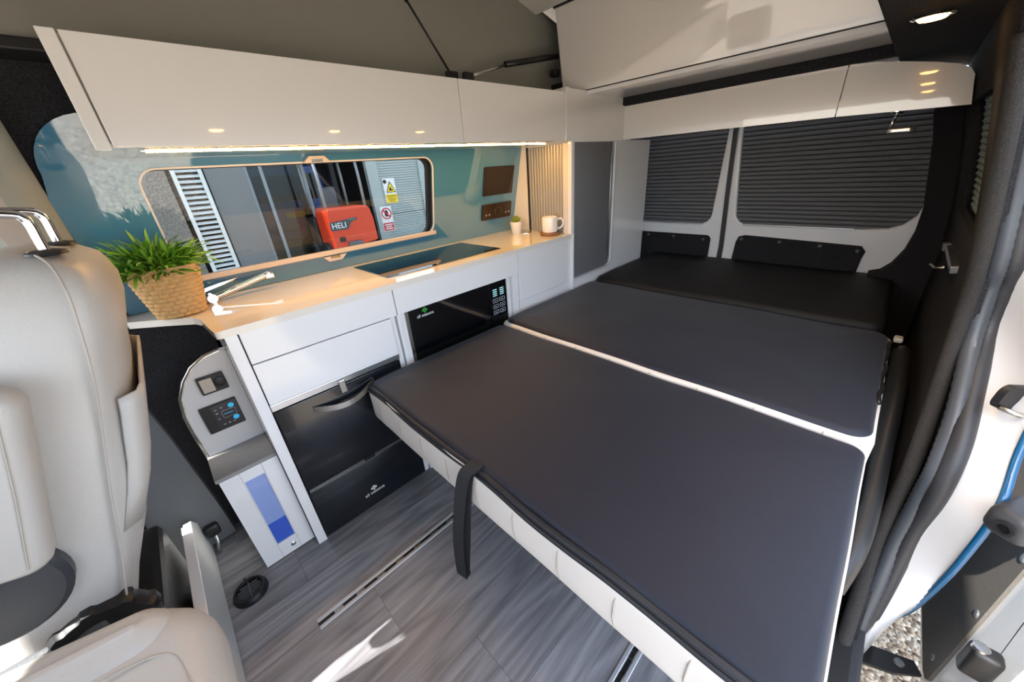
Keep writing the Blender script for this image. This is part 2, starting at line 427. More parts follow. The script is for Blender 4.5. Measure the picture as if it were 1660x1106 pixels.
# upper rear panel (stowed roof bed board) over the wardrobe
struct(G().box(1.70, 2.12, 0.02, 1.64, 1.975, 2.02).obj('ceiling_roof_rear', BLACK), 'rear raised roof cover added to block sky light')  # added cover over the open top, keeps sky light off the canvas
struct(G().box(2.05, 2.10, 0.05, 1.62, 1.60, 2.0).obj('wall_roof_rear', CANVAS), 'rear end of the raised roof')
rl = thing('roof_locker', 'large glossy off-white roof panel above the rear locker', 'panel', (1.78, 0.8, 1.60))
g = G().loft([[(1.782, y, 1.600), (1.800, y, 1.600), (1.738, y, 1.934), (1.720, y, 1.934)] for y in (0.168, 1.375)])
g.obj('front_panel', BEIGE, rl)
g = G().loft([[(1.785, y, 1.596), (1.785, y, 1.580), (2.12, y, 1.584), (2.12, y, 1.597)] for y in (0.15, 1.30)])
g.obj('lower_trim', WHITE, rl)
G().box(1.783, 1.80, 0.16, 1.375, 1.5955, 1.6005).obj('shadow_gap', BLACK, rl)
G().box(1.712, 1.74, 0.16, 1.38, 1.933, 1.941).obj('edge_gap_strip', BLACK, rl)  # black strip along the gap between panel and roof lining

# rear carpet band above rear locker
struct(G().box(2.125, 2.16, -0.08, 1.235, 1.546, 1.605, bev=0.008).obj('trim_6', CARPET), 'black carpet band above the rear locker')

# ------------------------------------------------------------------ rear doors
def door(name, outer, hole, label):
    o = G().plate(outer, [hole], fx(2.708), 0.045).obj(name, BODYW)
    b = o.modifiers.new('soft_edges', 'BEVEL'); b.width = 0.012; b.segments = 3; b.limit_method = 'ANGLE'; b.angle_limit = math.radians(50)
    struct(o, label)
    return o
D1H = [(1.50, 1.42), (0.842, 1.42), (0.862, 0.95)] + arc(0.93, 0.915, 0.068, 180, 270, 6)[0:] + [(1.50, 0.847)]
d1 = door('door_1', [(1.62, 0.30), (0.80, 0.30), (0.785, 0.70), (0.80, 1.0), (0.822, 1.46), (1.62, 1.46)], D1H, 'white left rear door of the van')
D2H = [(0.770, 1.42), (0.722, 0.95), (0.715, 0.90), (0.69, 0.868), (0.65, 0.852), (0.10, 0.855), (0.004, 0.863), (-0.045, 0.887), (-0.08, 0.929), (-0.09, 0.986), (-0.06, 1.149), (-0.02, 1.30), (0.0, 1.42)]
d2 = door('door_2', [(0.755, 0.30), (-0.16, 0.30), (-0.16, 1.46), (0.795, 1.46), (0.775, 1.0), (0.758, 0.70)], D2H, 'white right rear door of the van')
struct(G().loft([[(2.715, 0.797 - 0.0, 1.46), (2.715, 0.822, 1.46), (2.75, 0.822, 1.46), (2.75, 0.797, 1.46)],
                 [(2.715, 0.778, 1.0), (2.715, 0.801, 1.0), (2.75, 0.801, 1.0), (2.75, 0.778, 1.0)],
                 [(2.715, 0.757, 0.70), (2.715, 0.786, 0.70), (2.75, 0.786, 0.70), (2.75, 0.757, 0.70)],
                 [(2.715, 0.752, 0.30), (2.715, 0.80, 0.30), (2.75, 0.80, 0.30), (2.75, 0.752, 0.30)]]).obj('trim_7', RUBBER), 'black rubber seal between the rear doors')
def card(dn, pts, btns, name='door_card'):
    c = G().plate(pts, [], fx(2.695), 0.018).obj(name, CARPET, dn)
    for (y, z) in btns:
        M = Matrix.Translation((2.695, y, z)) @ Matrix.Rotation(math.radians(-90), 4, 'Y')
        G().lathe([(0.0095, 0), (0.009, 0.003), (0.004, 0.005)], n=12, M=M).obj('button', GREYP, c)
card(d1, rr2(0.842, 1.50, 0.42, 0.772, (0.02, 0.02, 0.02, 0.03)), [(1.28, 0.752), (1.09, 0.752), (0.885, 0.745), (1.28, 0.56), (0.885, 0.56)])
card(d2, [(0.70, 0.42), (0.075, 0.42), (0.065, 0.70)] + arc(0.095, 0.745, 0.03, 0, 90, 4)[::-1][::1] * 0 + [(0.058, 0.74), (0.08, 0.768), (0.64, 0.788), (0.672, 0.778), (0.684, 0.745)],
     [(0.655, 0.765), (0.45, 0.762), (0.255, 0.755), (0.09, 0.742)])
for dn, y0, y1 in ((d1, 0.86, 1.5), (d2, -0.03, 0.77)):
    G().box(2.752, 2.757, y0 - 0.02, y1, 0.84, 1.43).obj('pane', GLASS, dn)
# pleated blinds
def blind(name, ytl, ytr, ybl, ybr, zt, zb, x, n, label, m=BLINDM, ex=0.03):
    t = thing(name, label, 'blind', (x, (ytl + ytr) / 2, zb), 'pleated rear window blinds')
    g = G(); vs = []
    prof_ = [(0.0, 0.016), (0.16, 0.0), (0.50, -0.003), (0.84, 0.0), (1.0, 0.016)]
    nr = 0
    for i in range(n):
        for (q, dx) in prof_[:-1] if i < n - 1 else prof_:
            f = (i + q) / n; z = zt + (zb - zt) * f
            vs += [(x + dx, ytl + (ybl - ytl) * f, z), (x + dx, ytr + (ybr - ytr) * f, z)]; nr += 1
    g.add(vs, [(2 * i, 2 * i + 1, 2 * i + 3, 2 * i + 2) for i in range(nr - 1)])
    p = g.obj('pleats', m, t); s = p.modifiers.new('thickness', 'SOLIDIFY'); s.thickness = 0.001
    G().box(x - 0.030, x - 0.012, max(min(ybl, ybr) + 0.06, 0.13), max(ybl, ybr) - 0.06, zb + 0.003, zb + 0.013, bev=0.002).obj('bottom_rail', ALU, t)
    return t
blind('pleated_blind', 1.50, 0.838, 1.50, 0.845, 1.42, 0.838, 2.727, 24, 'dark grey pleated blind in the left rear door window')
b2 = blind('pleated_blind', 0.774, -0.03, 0.725, -0.11, 1.42, 0.846, 2.727, 24, 'wide dark grey pleated blind in the right rear door window')
# dark carpeted rear corner pillar
PIL = [(-0.005, 1.50), (-0.001, 1.374), (-0.033, 1.254), (-0.053, 1.154), (-0.088, 0.971), (-0.093, 0.859), (-0.081, 0.77), (-0.053, 0.698), (-0.02, 0.66), (0.02, 0.645), (0.02, 0.0), (-0.26, 0.0), (-0.26, 0.9), (-0.12, 1.52)]
g = G().plate(PIL, [], fx(2.60), 0.1)
wr = struct(g.obj('wall_rear', CARPET), 'black carpet-lined rear corner pillar')
struct(G().box(2.70, 2.76, -0.26, 1.76, -0.06, 0.32).obj('trim_8', CARPET), 'rear sill')

# ------------------------------------------------------------------ sliding-door side wall
def yw(z):
    xs = [(-0.5, -0.225), (0, -.22), (.8, -.2), (1.04, -.17), (1.23, -.13), (1.44, -.08), (1.7, -.02)]
    for (a, ya), (b, yb) in zip(xs, xs[1:]):
        if z <= b: return ya + (yb - ya) * (z - a) / (b - a)
    return xs[-1][1]
CP = [(1.02, 0.0), (1.08, 0.06), (1.125, 0.13), (1.185, 0.24), (1.215, 0.40), (1.24, 0.50), (1.29, 0.61), (1.37, 0.72), (1.41, 0.80), (1.41, 0.90), (1.40, 1.0), (1.38, 1.17), (1.32, 1.34), (1.29, 1.48)]
def xf(z):
    for (xa, a), (xb, b) in zip(CP, CP[1:]):
        if z <= b: return xa + (xb - xa) * max(z - a, 0) / (b - a)
    return CP[-1][0]
g = G(); rows = [0.0, 0.13, 0.24, 0.4, 0.5, 0.61, 0.72, 0.8, 0.9, 1.02, 1.1, 1.2, 1.30, 1.38, 1.48, 1.56]; cols = [None, 1.62, 2.25, 2.70]
vs = [((xf(z) if c is None else c), yw(z) - 0.01, z) for z in rows for c in cols]
fs = []
for i in range(len(rows) - 1):
    for j in range(3):
        if j == 1 and 1.02 <= rows[i] and rows[i + 1] <= 1.38: continue
        fs.append((i * 4 + j, i * 4 + j + 1, (i + 1) * 4 + j + 1, (i + 1) * 4 + j))
g.add(vs, fs); wr_ = g.obj('wall_right', CARPET, smooth=True)
sm = wr_.modifiers.new('thickness', 'SOLIDIFY'); sm.thickness = 0.03; sm.offset = 0
struct(wr_, 'black carpet-lined side wall behind the sliding door')
# quarter window and blind on the right wall
w2 = G().loft([[(x, yw(z) - 0.03, z) for x in (1.60, 2.27)] + [(x, yw(z) - 0.034, z) for x in (2.27, 1.60)] for z in (1.0, 1.2, 1.40)]).obj('window_2', TINT)
struct(w2, 'side window glass behind the sliding door')
t = thing('pleated_blind', 'pale green pleated blind in the side window by the sliding door', 'blind', (1.9, -0.17, 1.02), 'pleated rear window blinds')
g = G(); vs = []; n = 18
for i in range(2 * n + 1):
    z = 1.40 - 0.385 * i / (2 * n); vs += [(1.61, yw(z) - 0.022 - (0.01 if i % 2 else 0), z), (2.26, yw(z) - 0.022 - (0.01 if i % 2 else 0), z)]
g.add(vs, [(2 * i, 2 * i + 1, 2 * i + 3, 2 * i + 2) for i in range(2 * n)])
o = g.obj('pleats', BLINDG, t); s_ = o.modifiers.new('thickness', 'SOLIDIFY'); s_.thickness = 0.001
G().box(1.61, 2.26, yw(1.02) - 0.035, yw(1.02) - 0.015, 1.008, 1.02).obj('bottom_rail', ALU, t)
# header rail above the side window, pale
struct(G().tube([(1.36, -0.102, 1.452), (1.8, -0.098, 1.462), (2.14, -0.096, 1.468)], 0.012, n=8).obj('trim_9', GREYP, smooth=True), 'grey trim rail above the side window')
# front pillar of the door opening and cab side (out of view behind the lens)
struct(G().box(-0.36, -0.16, -0.24, -0.14, 0.0, 1.5, bev=0.01).obj('trim_10', CARPET), 'front pillar of the sliding door opening')
struct(G().box(-1.7, -0.36, -0.26, -0.18, -0.4, 0.95, bev=0.02).obj('door_3', BODYW), 'unseen lower front passenger door added to block light')  # unseen door panel, added to block light from the cab side
struct(G().box(-1.7, -0.42, 1.70, 1.78, -0.4, 0.95, bev=0.02).obj('door_4', BODYW), 'driver door')
struct(G().box(-1.9, -1.55, -0.2, 1.72, -0.06, 0.98, bev=0.05).obj('trim_11', BLACK), 'unseen dashboard box added to block light')  # unseen box for the dashboard, added to block light

# door opening seals
def smooth_path(pts, n=6):
    out = []
    for i in range(len(pts) - 1):
        p0 = Vector(pts[max(i - 1, 0)]); p1 = Vector(pts[i]); p2 = Vector(pts[i + 1]); p3 = Vector(pts[min(i + 2, len(pts) - 1)])
        for k in range(n):
            t = k / n
            out.append(0.5 * ((2 * p1) + (p2 - p0) * t + (2 * p0 - 5 * p1 + 4 * p2 - p3) * t * t + (3 * p1 - p0 - 3 * p2 + p3) * t ** 3))
    out.append(Vector(pts[-1])); return out
sl = thing('door_seal', 'black ribbed rubber seal edging the sliding door opening', 'seal', (1.1, -0.24, 0.0))
A = smooth_path([(1.00, -0.222, -0.02), (1.09, -0.218, 0.10), (1.175, -0.213, 0.24), (1.20, -0.21, 0.40), (1.215, -0.208, 0.50), (1.285, -0.205, 0.62), (1.385, -0.20, 0.76), (1.42, -0.192, 0.88), (1.40, -0.174, 1.006), (1.375, -0.142, 1.17), (1.31, -0.103, 1.344), (1.28, -0.08, 1.44)])
G().tube(A, 0.021, n=10, up=(0, 1, 0), flat=0.8).obj('carpet_edge', CARPETL, sl, smooth=True)
B = smooth_path([(1.10, -0.252, -0.06), (1.13, -0.247, 0.12), (1.175, -0.243, 0.29), (1.17, -0.239, 0.45), (1.175, -0.237, 0.55), (1.25, -0.234, 0.67), (1.40, -0.226, 0.80), (1.43, -0.215, 0.92), (1.405, -0.204, 1.006), (1.40, -0.173, 1.168), (1.35, -0.135, 1.34), (1.32, -0.11, 1.46)], 14)
g = G(); g.tube(B, [0.017 + 0.0016 * (i % 2) for i in range(len(B))], n=10); g.obj('ribbed_tube', mat('ribbed_rubber', '3c4147', 0.4), sl, smooth=True, angle=80)
Cc = smooth_path([(1.12, -0.272, -0.30), (1.125, -0.27, -0.17), (1.135, -0.268, 0.0), (1.145, -0.266, 0.13), (1.175, -0.262, 0.33), (1.15, -0.257, 0.50), (1.19, -0.254, 0.62), (1.30, -0.251, 0.71), (1.44, -0.248, 0.82), (1.44, -0.237, 0.93), (1.41, -0.224, 1.01), (1.41, -0.195, 1.17), (1.37, -0.16, 1.34)])
G().tube(Cc, 0.019, n=10).obj('outer_lip', RUBBER, sl, smooth=True)
# body jamb: white, with blue outer edge
WP = [(1.34, -0.165, 1.45), (1.41, -0.20, 1.25), (1.43, -0.234, 1.01), (1.45, -0.258, 0.83), (1.26, -0.264, 0.67), (1.165, -0.267, 0.52), (1.17, -0.271, 0.37), (1.155, -0.277, 0.13), (1.128, -0.28, 0.01), (1.10, -0.28, -0.14), (1.08, -0.28, -0.30)]
OP = [(1.31, -0.24, 1.45), (1.30, -0.28, 1.25), (1.27, -0.31, 1.01), (1.22, -0.325, 0.80), (1.165, -0.325, 0.655), (1.092, -0.327, 0.545), (1.10, -0.331, 0.37), (1.13, -0.334, 0.227), (1.186, -0.339, 0.056), (1.263, -0.34, -0.12), (1.34, -0.34, -0.34)]
ws, os_ = smooth_path(WP, 5), smooth_path(OP, 5)
g = G()
loops = []
for a, b in zip(ws, os_):
    m = (a + b) / 2 + Vector((0.004, -0.004, 0))
    loops.append([a + Vector((0.03, 0.03, 0)), a, m, b, b + Vector((0.04, -0.005, 0))])
g.loft(loops, closed=False, caps=False)
o = g.obj('trim_12', BODYW, smooth=True, angle=60); s_ = o.modifiers.new('thickness', 'SOLIDIFY'); s_.thickness = 0.004
struct(o, 'white painted door jamb of the sliding door opening')
BE = os_[18:]
G().tube(BE, 0.0075, n=10).obj('blue_edge', BODYB, o, smooth=True)['label'] = 'blue painted outer edge of the jamb'
G().tube([(1.205, -0.272, 0.592), (1.19, -0.30, 0.615), (1.168, -0.326, 0.648)], 0.005, n=8).obj('blue_step', BODYB, o)
# outer blue body side
g = G(); loops = [[p + Vector((0.0, -0.006, 0)), Vector((2.78, -0.36, p.z))] for p in os_]
g.loft(loops, closed=False, caps=False); o = g.obj('wall_outer_right', BODYB, smooth=True); s_ = o.modifiers.new('thickness', 'SOLIDIFY'); s_.thickness = 0.004
struct(o, 'blue painted outer side panel of the van')
# sill below the door opening
struct(G().box(-0.2, 1.12, -0.27, -0.22, -0.34, -0.03, bev=0.01).obj('trim_13', RUBBER), 'black door sill')
struct(G().box(1.24, 2.72, -0.32, -0.26, -0.30, 0.0).obj('trim_14', BLACK), 'black underbody side')

# door catch on the jamb
dc = thing('door_catch', 'black door catch with metal loop on the white jamb', 'catch', (1.30, -0.30, 0.72))
Mc = Matrix.Translation((1.255, -0.302, 0.735)) @ Matrix.Rotation(math.radians(-40), 4, 'Z') @ Matrix.Rotation(math.radians(10), 4, 'Y')
g = G().plate(rr2(-0.05, 0.05, -0.028, 0.03, 0.02), [], lambda a, b, d: (a, -0.008 + d, b), 0.014); v0, f0 = g.v, g.f
G().add(v0, f0, Mc).obj('plate', BLACK, dc)
G().tube([(-0.045, -0.01, -0.02), (-0.03, -0.035, -0.024), (0.01, -0.04, -0.026), (0.045, -0.012, -0.022)], 0.006, M=Mc).obj('loop', STEEL, dc, smooth=True)
Mr = Mc @ Matrix.Translation((0.012, -0.008, 0.012)) @ Matrix.Rotation(math.radians(90), 4, 'X')
G().lathe([(0.011, 0), (0.010, 0.004), (0.005, 0.005)], n=14, M=Mr).obj('screw', GREYP, dc)

# ------------------------------------------------------------------ sliding door standing open outside
sd = thing('sliding_door', 'open white sliding door with dark carpeted inner card', 'door', (1.7, -0.48, -0.34))
g = G().plate([(1.02, -0.36), (2.25, -0.36), (2.30, 0.95), (2.2, 1.30), (1.10, 1.30), (1.02, 0.95)], [rr2(1.2, 2.15, 0.75, 1.2, 0.06)], lambda a, b, d: (a, -0.47 - d + (-0.1 + 0.35 * (b - 0.85) if b > 0.85 else -0.0) * 0, b), 0.07)
o = g.obj('panel', BODYW, sd); bv = o.modifiers.new('bevel', 'BEVEL'); bv.width = 0.015; bv.segments = 3; bv.limit_method = 'ANGLE'
CARD = [(1.245, -0.255), (1.262, -0.285), (1.30, -0.30), (2.15, -0.33), (2.2, 0.62), (1.30, 0.62), (1.258, 0.55)]
cdo = G().plate(CARD, [], lambda a, b, d: (a, -0.462 - d, b), 0.009).obj('door_card', mat('door_card_carpet', '5d5954', 0.95, bump=(500, 0.8), var=(400, '77726b', 0.2), spec=0.15), sd)
for x, z in ((1.275, 0.06), (1.30, -0.22), (1.28, 0.30)):
    G().lathe([(0.013, 0), (0.012, 0.004), (0.005, 0.006)], n=12, M=Matrix.Translation((x, -0.462, z)) @ Matrix.Rotation(math.radians(-90), 4, 'X')).obj('button', GREYP, cdo)
Mh = Matrix.Translation((1.085, -0.45, 0.10))
g = G().box(-0.022, 0.022, -0.02, 0.035, -0.05, 0.045, bev=0.012, M=Mh, seg=3); g.obj('latch_hook', BLACK, sd, smooth=True, angle=40)
G().lathe([(0.016, 0), (0.015, 0.01), (0.006, 0.011)], n=14, M=Mh @ Matrix.Translation((0, 0.02, 0.04))).obj('latch_cap', STEEL, sd, smooth=True, angle=40)
# rubber buffer on the jamb
bf = thing('rubber_buffer', 'dark rubber buffer with a round hole by the blue jamb edge', 'buffer', (1.08, -0.36, 0.55))
Mb = Matrix.Translation((1.085, -0.36, 0.545)) @ Matrix.Rotation(math.radians(-30), 4, 'Z')
G().box(-0.06, 0.06, -0.035, 0.035, -0.035, 0.035, bev=0.022, M=Mb, seg=4).obj('block', RUBBER, bf, smooth=True, angle=60)
G().lathe([(0.016, 0), (0.016, 0.006), (0.010, 0.006), (0.009, 0.0)], n=16, M=Mb @ Matrix.Translation((-0.061, 0.0, 0.0)) @ Matrix.Rotation(math.radians(-90), 4, 'Y')).obj('hole_ring', BLACK, bf)
# lower roller arm
ar = thing('roller_arm', 'black steel roller arm at the foot of the sliding door', 'bracket', (1.22, -0.37, -0.30))
Ma = Matrix.Translation((1.24, -0.36, -0.30)) @ Matrix.Rotation(math.radians(-62), 4, 'Z')
g = G().plate([(-0.10, -0.022), (0.02, -0.035), (0.10, -0.02), (0.10, 0.02), (0.0, 0.035), (-0.10, 0.022)], [], lambda a, b, d: tuple(Ma @ Vector((a, b, d))), 0.012)
g.obj('arm_plate', BLACK, ar)
for a in (-0.07, 0.05):
    G().lathe([(0.013, 0), (0.012, 0.008), (0.005, 0.009)], n=12, M=Ma @ Matrix.Translation((a, 0, 0.012))).obj('bolt', GREYP, ar)

# metal table bracket on the carpeted wall
tb = thing('wall_bracket', 'small silver metal bracket with lever on carpeted side wall', 'bracket', (1.95, -0.18, 0.90))
Mt = Matrix.Translation((1.98, -0.17, 0.90)) @ Matrix.Rotation(math.radians(-9), 4, 'X')
G().box(-0.26, 0.14, -0.022, 0.004, -0.012, 0.012, bev=0.003, M=Mt).obj('rail', ALU, tb)
G().box(0.10, 0.135, -0.01, 0.012, -0.012, 0.016, bev=0.004, M=Mt).obj('end_cap', GREYP, tb)
G().tube([(0.0, 0.0, -0.05), (0.03, 0.02, -0.06), (0.11, 0.03, -0.062)], 0.006, M=Mt).obj('lever', STEEL, tb, smooth=True)

# ================================================================== KITCHEN
# splashback panel with window opening
outl = [(1.668, 0.925), (1.668, 1.50)] + [(0.06, 1.485)] + arc(0.0, 1.345, 0.14, 90, 180, 10) + [(-0.155, 1.28), (-0.150, 1.15), (-0.140, 1.0), (-0.136, 0.927)]
sp = tag(G().plate(outl, [rr2(0.035, 1.065, 1.000, 1.350, 0.05)], fw(-0.004), 0.014).obj('splashback', BLUE), 'glossy blue splashback panel behind the worktop', 'splashback')
# window
w1 = struct(G().plate(rr2(0.033, 1.068, 0.996, 1.352, 0.052), [rr2(0.0385, 1.0625, 1.004, 1.3465, 0.048)], fw(-0.0065), 0.004).obj('window_1', mat('window_frame_grey', 'd8d6d2', 0.3)), 'slim kitchen window with pale grey frame in blue splashback')
G().plate(rr2(0.02, 1.085, 0.985, 1.365, 0.05), [rr2(0.039, 1.054, 1.006, 1.346, 0.046)], fw(0.03), 0.02).obj('rubber_gasket', RUBBER, w1)
G().plate(rr2(0.03, 1.08, 0.99, 1.36, 0.05), [], fw(0.048), 0.004).obj('pane', GLASS, w1)
G().box(0.035, 1.07, wy(1.0) - 0.022, wy(1.0) - 0.004, 0.994, 1.014, bev=0.004).obj('sill_rail', mat('sill_beige', 'cbbcac', 0.35), w1)
for zc, s in ((1.352, 1), (0.984, -1)):
    g = G().plate([(0.495, zc - s * 0.006), (0.595, zc - s * 0.006), (0.572, zc + s * 0.016), (0.518, zc + s * 0.016)], [], fw(-0.022), 0.018)
    h = g.obj('blind_handle', mat('handle_beige', 'd3c8bb', 0.3), w1)
    G().plate([(0.525, zc - 0.004), (0.565, zc - 0.004), (0.565, zc + 0.006), (0.525, zc + 0.006)], [], fw(-0.024), 0.004).obj('grip', STEEL, h)

# worktop
wt_pts = [(1.672, 1.238), (1.672, 1.72), (-0.145, 1.72), (-0.145, 1.612)] + [(-0.06, 1.535), (-0.02, 1.495), (0.008, 1.465), (0.022, 1.43)] + [(0.030, 1.30), (0.034, 1.25)] + arc(0.046, 1.25, 0.012, 180, 270, 4)
wt = G().plate(wt_pts, [], fz(0.903), 0.022).obj('worktop', WORKTOP)
bv = wt.modifiers.new('bevel', 'BEVEL'); bv.width = 0.003; bv.segments = 2; bv.limit_method = 'ANGLE'
tag(wt, 'long glossy cream worktop along the kitchen units', 'worktop')
# hob
hb = thing('hob', 'flush black glass hob set in the cream worktop', 'hob', (0.9, 1.475, 0.925))
G().plate(rr2(0.602, 1.198, 1.318, 1.636, 0.004), [], fz(0.9252), 0.004).obj('glass_top', BLACKG, hb)
G().plate(rr2(0.598, 1.202, 1.314, 1.640, 0.006), [rr2(0.603, 1.197, 1.319, 1.635, 0.003)], fz(0.925), 0.0035).obj('edge_trim', STEEL, hb)
G().plate(rr2(1.115, 1.165, 1.33, 1.345, 0.003), [], fz(0.9292), 0.0006).obj('touch_pad', SCREEN, hb)

# fridge unit
ku = thing('kitchen_cabinet', 'white glossy kitchen unit with two drawers above the fridge', 'cabinet', (0.31, 1.45, 0), 'kitchen units under the worktop')
G().box(0.050, 0.082, 1.250, 1.70, 0.0, 0.903, bev=0.002).obj('side_panel', WHITE, ku)
G().box(0.545, 0.566, 1.262, 1.70, 0.0, 0.80, bev=0.002).obj('side_panel', WHITE, ku)
G().box(0.082, 0.545, 1.28, 1.70, 0.635, 0.645).obj('shelf', WHITE, ku)
G().box(0.082, 0.545, 1.68, 1.70, 0.0, 0.90).obj('back_panel', WHITE, ku)
G().box(0.085, 0.570, 1.246, 1.264, 0.7985, 0.9015, bev=0.0015).obj('drawer', WHITE, ku)
G().box(0.085, 0.541, 1.246, 1.264, 0.6465, 0.7945, bev=0.0015).obj('drawer', WHITE, ku)
# fridge
fr = thing('fridge', 'glossy black fridge with curved steel handle under the drawers', 'fridge', (0.31, 1.45, 0.02))
G().box(0.086, 0.542, 1.275, 1.66, 0.02, 0.632).obj('body', BLACK, fr)
dr = G().box(0.086, 0.541, 1.248, 1.272, 0.262, 0.616, bev=0.004).obj('door', FRIDGE, fr, smooth=True, angle=40)
G().box(0.086, 0.541, 1.248, 1.272, 0.012, 0.249, bev=0.004).obj('lower_panel', FRIDGE, fr, smooth=True, angle=40)
for z in (0.2515, 0.2585):
    G().box(0.09, 0.538, 1.2465, 1.25, z, z + 0.003).obj('split_trim', ALU, fr)
G().box(0.30, 0.345, 1.246, 1.252, 0.2495, 0.2625).obj('split_clip', BLACK, fr)
G().box(0.083, 0.543, 1.2485, 1.275, 0.619, 0.6445, bev=0.002).obj('top_trim', ALU, fr)
hp = []
for k in range(17):
    t = k / 16; hp.append((0.195 + 0.225 * t, 1.245 - 0.030 * math.sin(math.pi * t), 0.570 - 0.022 * math.sin(math.pi * t) + 0.012 * t))
g = G(); loops = []
for p in hp: loops.append([(p[0], p[1] - 0.004, p[2] - 0.011), (p[0], p[1] + 0.004, p[2] - 0.011), (p[0], p[1] + 0.004, p[2] + 0.011), (p[0], p[1] - 0.004, p[2] + 0.011)])
g.loft(loops); g.obj('handle', STEEL, dr)
G().box(0.295, 0.318, 1.232, 1.249, 0.588, 0.640, bev=0.003).obj('catch', STEEL, fr)
def logo(parent, x, y, z, s, m2, name='logo'):
    g = G()
    for dx, dz, r in ((0, 0.016, 0.008), (-0.008, 0.012, 0.006), (0.008, 0.012, 0.006), (0, 0.008, 0.006)):
        g.lathe([(r * s, 0), (r * s, 0.0006)], n=12, M=Matrix.Translation((x + dx * s, y, z + (dz + 0.004) * s)) @ Matrix.Rotation(math.radians(90), 4, 'X'))
    g.box(x - 0.0015 * s, x + 0.0015 * s, y - 0.0005, y, z, z + 0.012 * s)
    g.obj('logo_tree', m2, parent)
    text('logo_text', 'all seasons', 0.021 * s, (x, y - 0.0004, z - 0.006 * s), (1, 0, 0), (0, 0, 1), LOGOW, parent)
logo(fr, 0.302, 1.2475, 0.088, 0.95, LOGOW)

# microwave unit
kb = thing('kitchen_cabinet', 'white kitchen unit housing the built-in black microwave', 'cabinet', (0.9, 1.45, 0), 'kitchen units under the worktop')
G().box(0.574, 1.243, 1.246, 1.264, 0.7985, 0.9015, bev=0.0015).obj('fascia', WHITE, kb)
G().box(0.572, 0.588, 1.254, 1.30, 0.0, 0.797, bev=0.002).obj('pillar', WHITE, kb)
G().box(0.586, 0.609, 1.264, 1.30, 0.0, 0.797, bev=0.002).obj('pillar', WHITE, kb)
G().box(1.172, 1.196, 1.264, 1.30, 0.0, 0.797, bev=0.002).obj('pillar', WHITE, kb)
G().box(1.196, 1.204, 1.270, 1.30, 0.0, 0.797).obj('pillar', ALU, kb)
G().box(1.204, 1.243, 1.254, 1.30, 0.0, 0.797, bev=0.002).obj('pillar', WHITE, kb)
G().box(0.609, 1.172, 1.28, 1.70, 0.0, 0.50).obj('base_panel', WHITE, kb)
mw = thing('microwave', 'black glass built-in microwave under the hob', 'microwave', (0.89, 1.45, 0.50))
G().box(0.611, 1.170, 1.285, 1.62, 0.505, 0.795).obj('body', BLACK, mw)
md = G().box(0.629, 1.052, 1.264, 1.284, 0.505, 0.795, bev=0.002).obj('door', BLACKG, mw)
G().box(0.611, 0.627, 1.266, 1.284, 0.505, 0.795, bev=0.002).obj('edge_trim', STEEL, mw)
mc = G().box(1.055, 1.168, 1.264, 1.284, 0.505, 0.795, bev=0.002).obj('control_panel', BLACKG, mw)
logo(md, 0.70, 1.2635, 0.762, 0.9, LOGOG)
for i in range(4):
    for c in range(2):
        G().plate(rr2(1.077 + c * 0.045, 1.103 + c * 0.045, 0.757 - i * 0.010 - 0.004, 0.757 - i * 0.010, 0.001, 2), [], fy(1.2630), 0.001).obj('display_mark', mat('display_cyan', '9fd6e0', 0.5, emit='9fd6e0', estr=0.4) if 'display_cyan' not in MATS else MATS['display_cyan'], mc)
for i in range(3):
    for c in range(2):
        x, z = 1.073 + c * 0.044, 0.690 - i * 0.030
        G().plate(rr2(x, x + 0.034, z, z + 0.020, 0.003, 3), [rr2(x + 0.0015, x + 0.0325, z + 0.0015, z + 0.0185, 0.002, 3)], fy(1.2632), 0.0008).obj('key_outline', ICON, mc)
        G().box(x + 0.009, x + 0.024, 1.2631, 1.264, z + 0.008, z + 0.011).obj('key_mark', ICON, mc)
# end cabinet
kc = thing('kitchen_cabinet', 'white end kitchen unit with plain door next to the wardrobe', 'cabinet', (1.46, 1.45, 0), 'kitchen units under the worktop')
G().box(1.2465, 1.673, 1.246, 1.264, 0.655, 0.9015, bev=0.0015).obj('door', WHITE, kc)
G().box(1.2465, 1.673, 1.254, 1.70, 0.0, 0.651, bev=0.002).obj('base', WHITE, kc)
G().box(1.2465, 1.673, 1.27, 1.70, 0.652, 0.9015).obj('body', WHITE, kc)

# ------------------------------------------------------------------ end console with controls
co = thing('side_console', 'white end console with rounded control board and glazed door', 'cabinet', (-0.03, 1.40, 0))
G().box(-0.120, 0.048, 1.312, 1.50, 0.0, 0.437).obj('body', WHITE, co)
G().box(-0.126, 0.049, 1.292, 1.505, 0.437, 0.450, bev=0.002).obj('shelf', mat('grey_laminate', '8f8d8b', 0.6), co)
dd = G().plate([(-0.119, 0.004), (0.048, 0.004), (0.048, 0.434), (-0.119, 0.434)], [[(-0.062, 0.075), (-0.003, 0.075), (-0.003, 0.392), (-0.062, 0.392)]], fy(1.296), 0.015).obj('door', WHITE, co)
G().box(-0.062, -0.003, 1.303, 1.308, 0.175, 0.392).obj('glass', BLUEGL, dd)
G().box(-0.062, -0.003, 1.302, 1.308, 0.075, 0.175).obj('glass', BLUEDEEP, dd)  # pane split into two blues that imitate its glow gradient
for x in (-0.0645, -0.0005):
    G().box(x - 0.0006, x + 0.0006, 1.2955, 1.297, 0.004, 0.434).obj('rail_joint', SEAM, dd)
G().lathe([(0.009, 0), (0.009, 0.004), (0.006, 0.006), (0.002, 0.006)], n=18, M=Matrix.Translation((-0.020, 1.296, 0.040)) @ Matrix.Rotation(math.radians(90), 4, 'X')).obj('knob', CHROME, dd, smooth=True, angle=40)
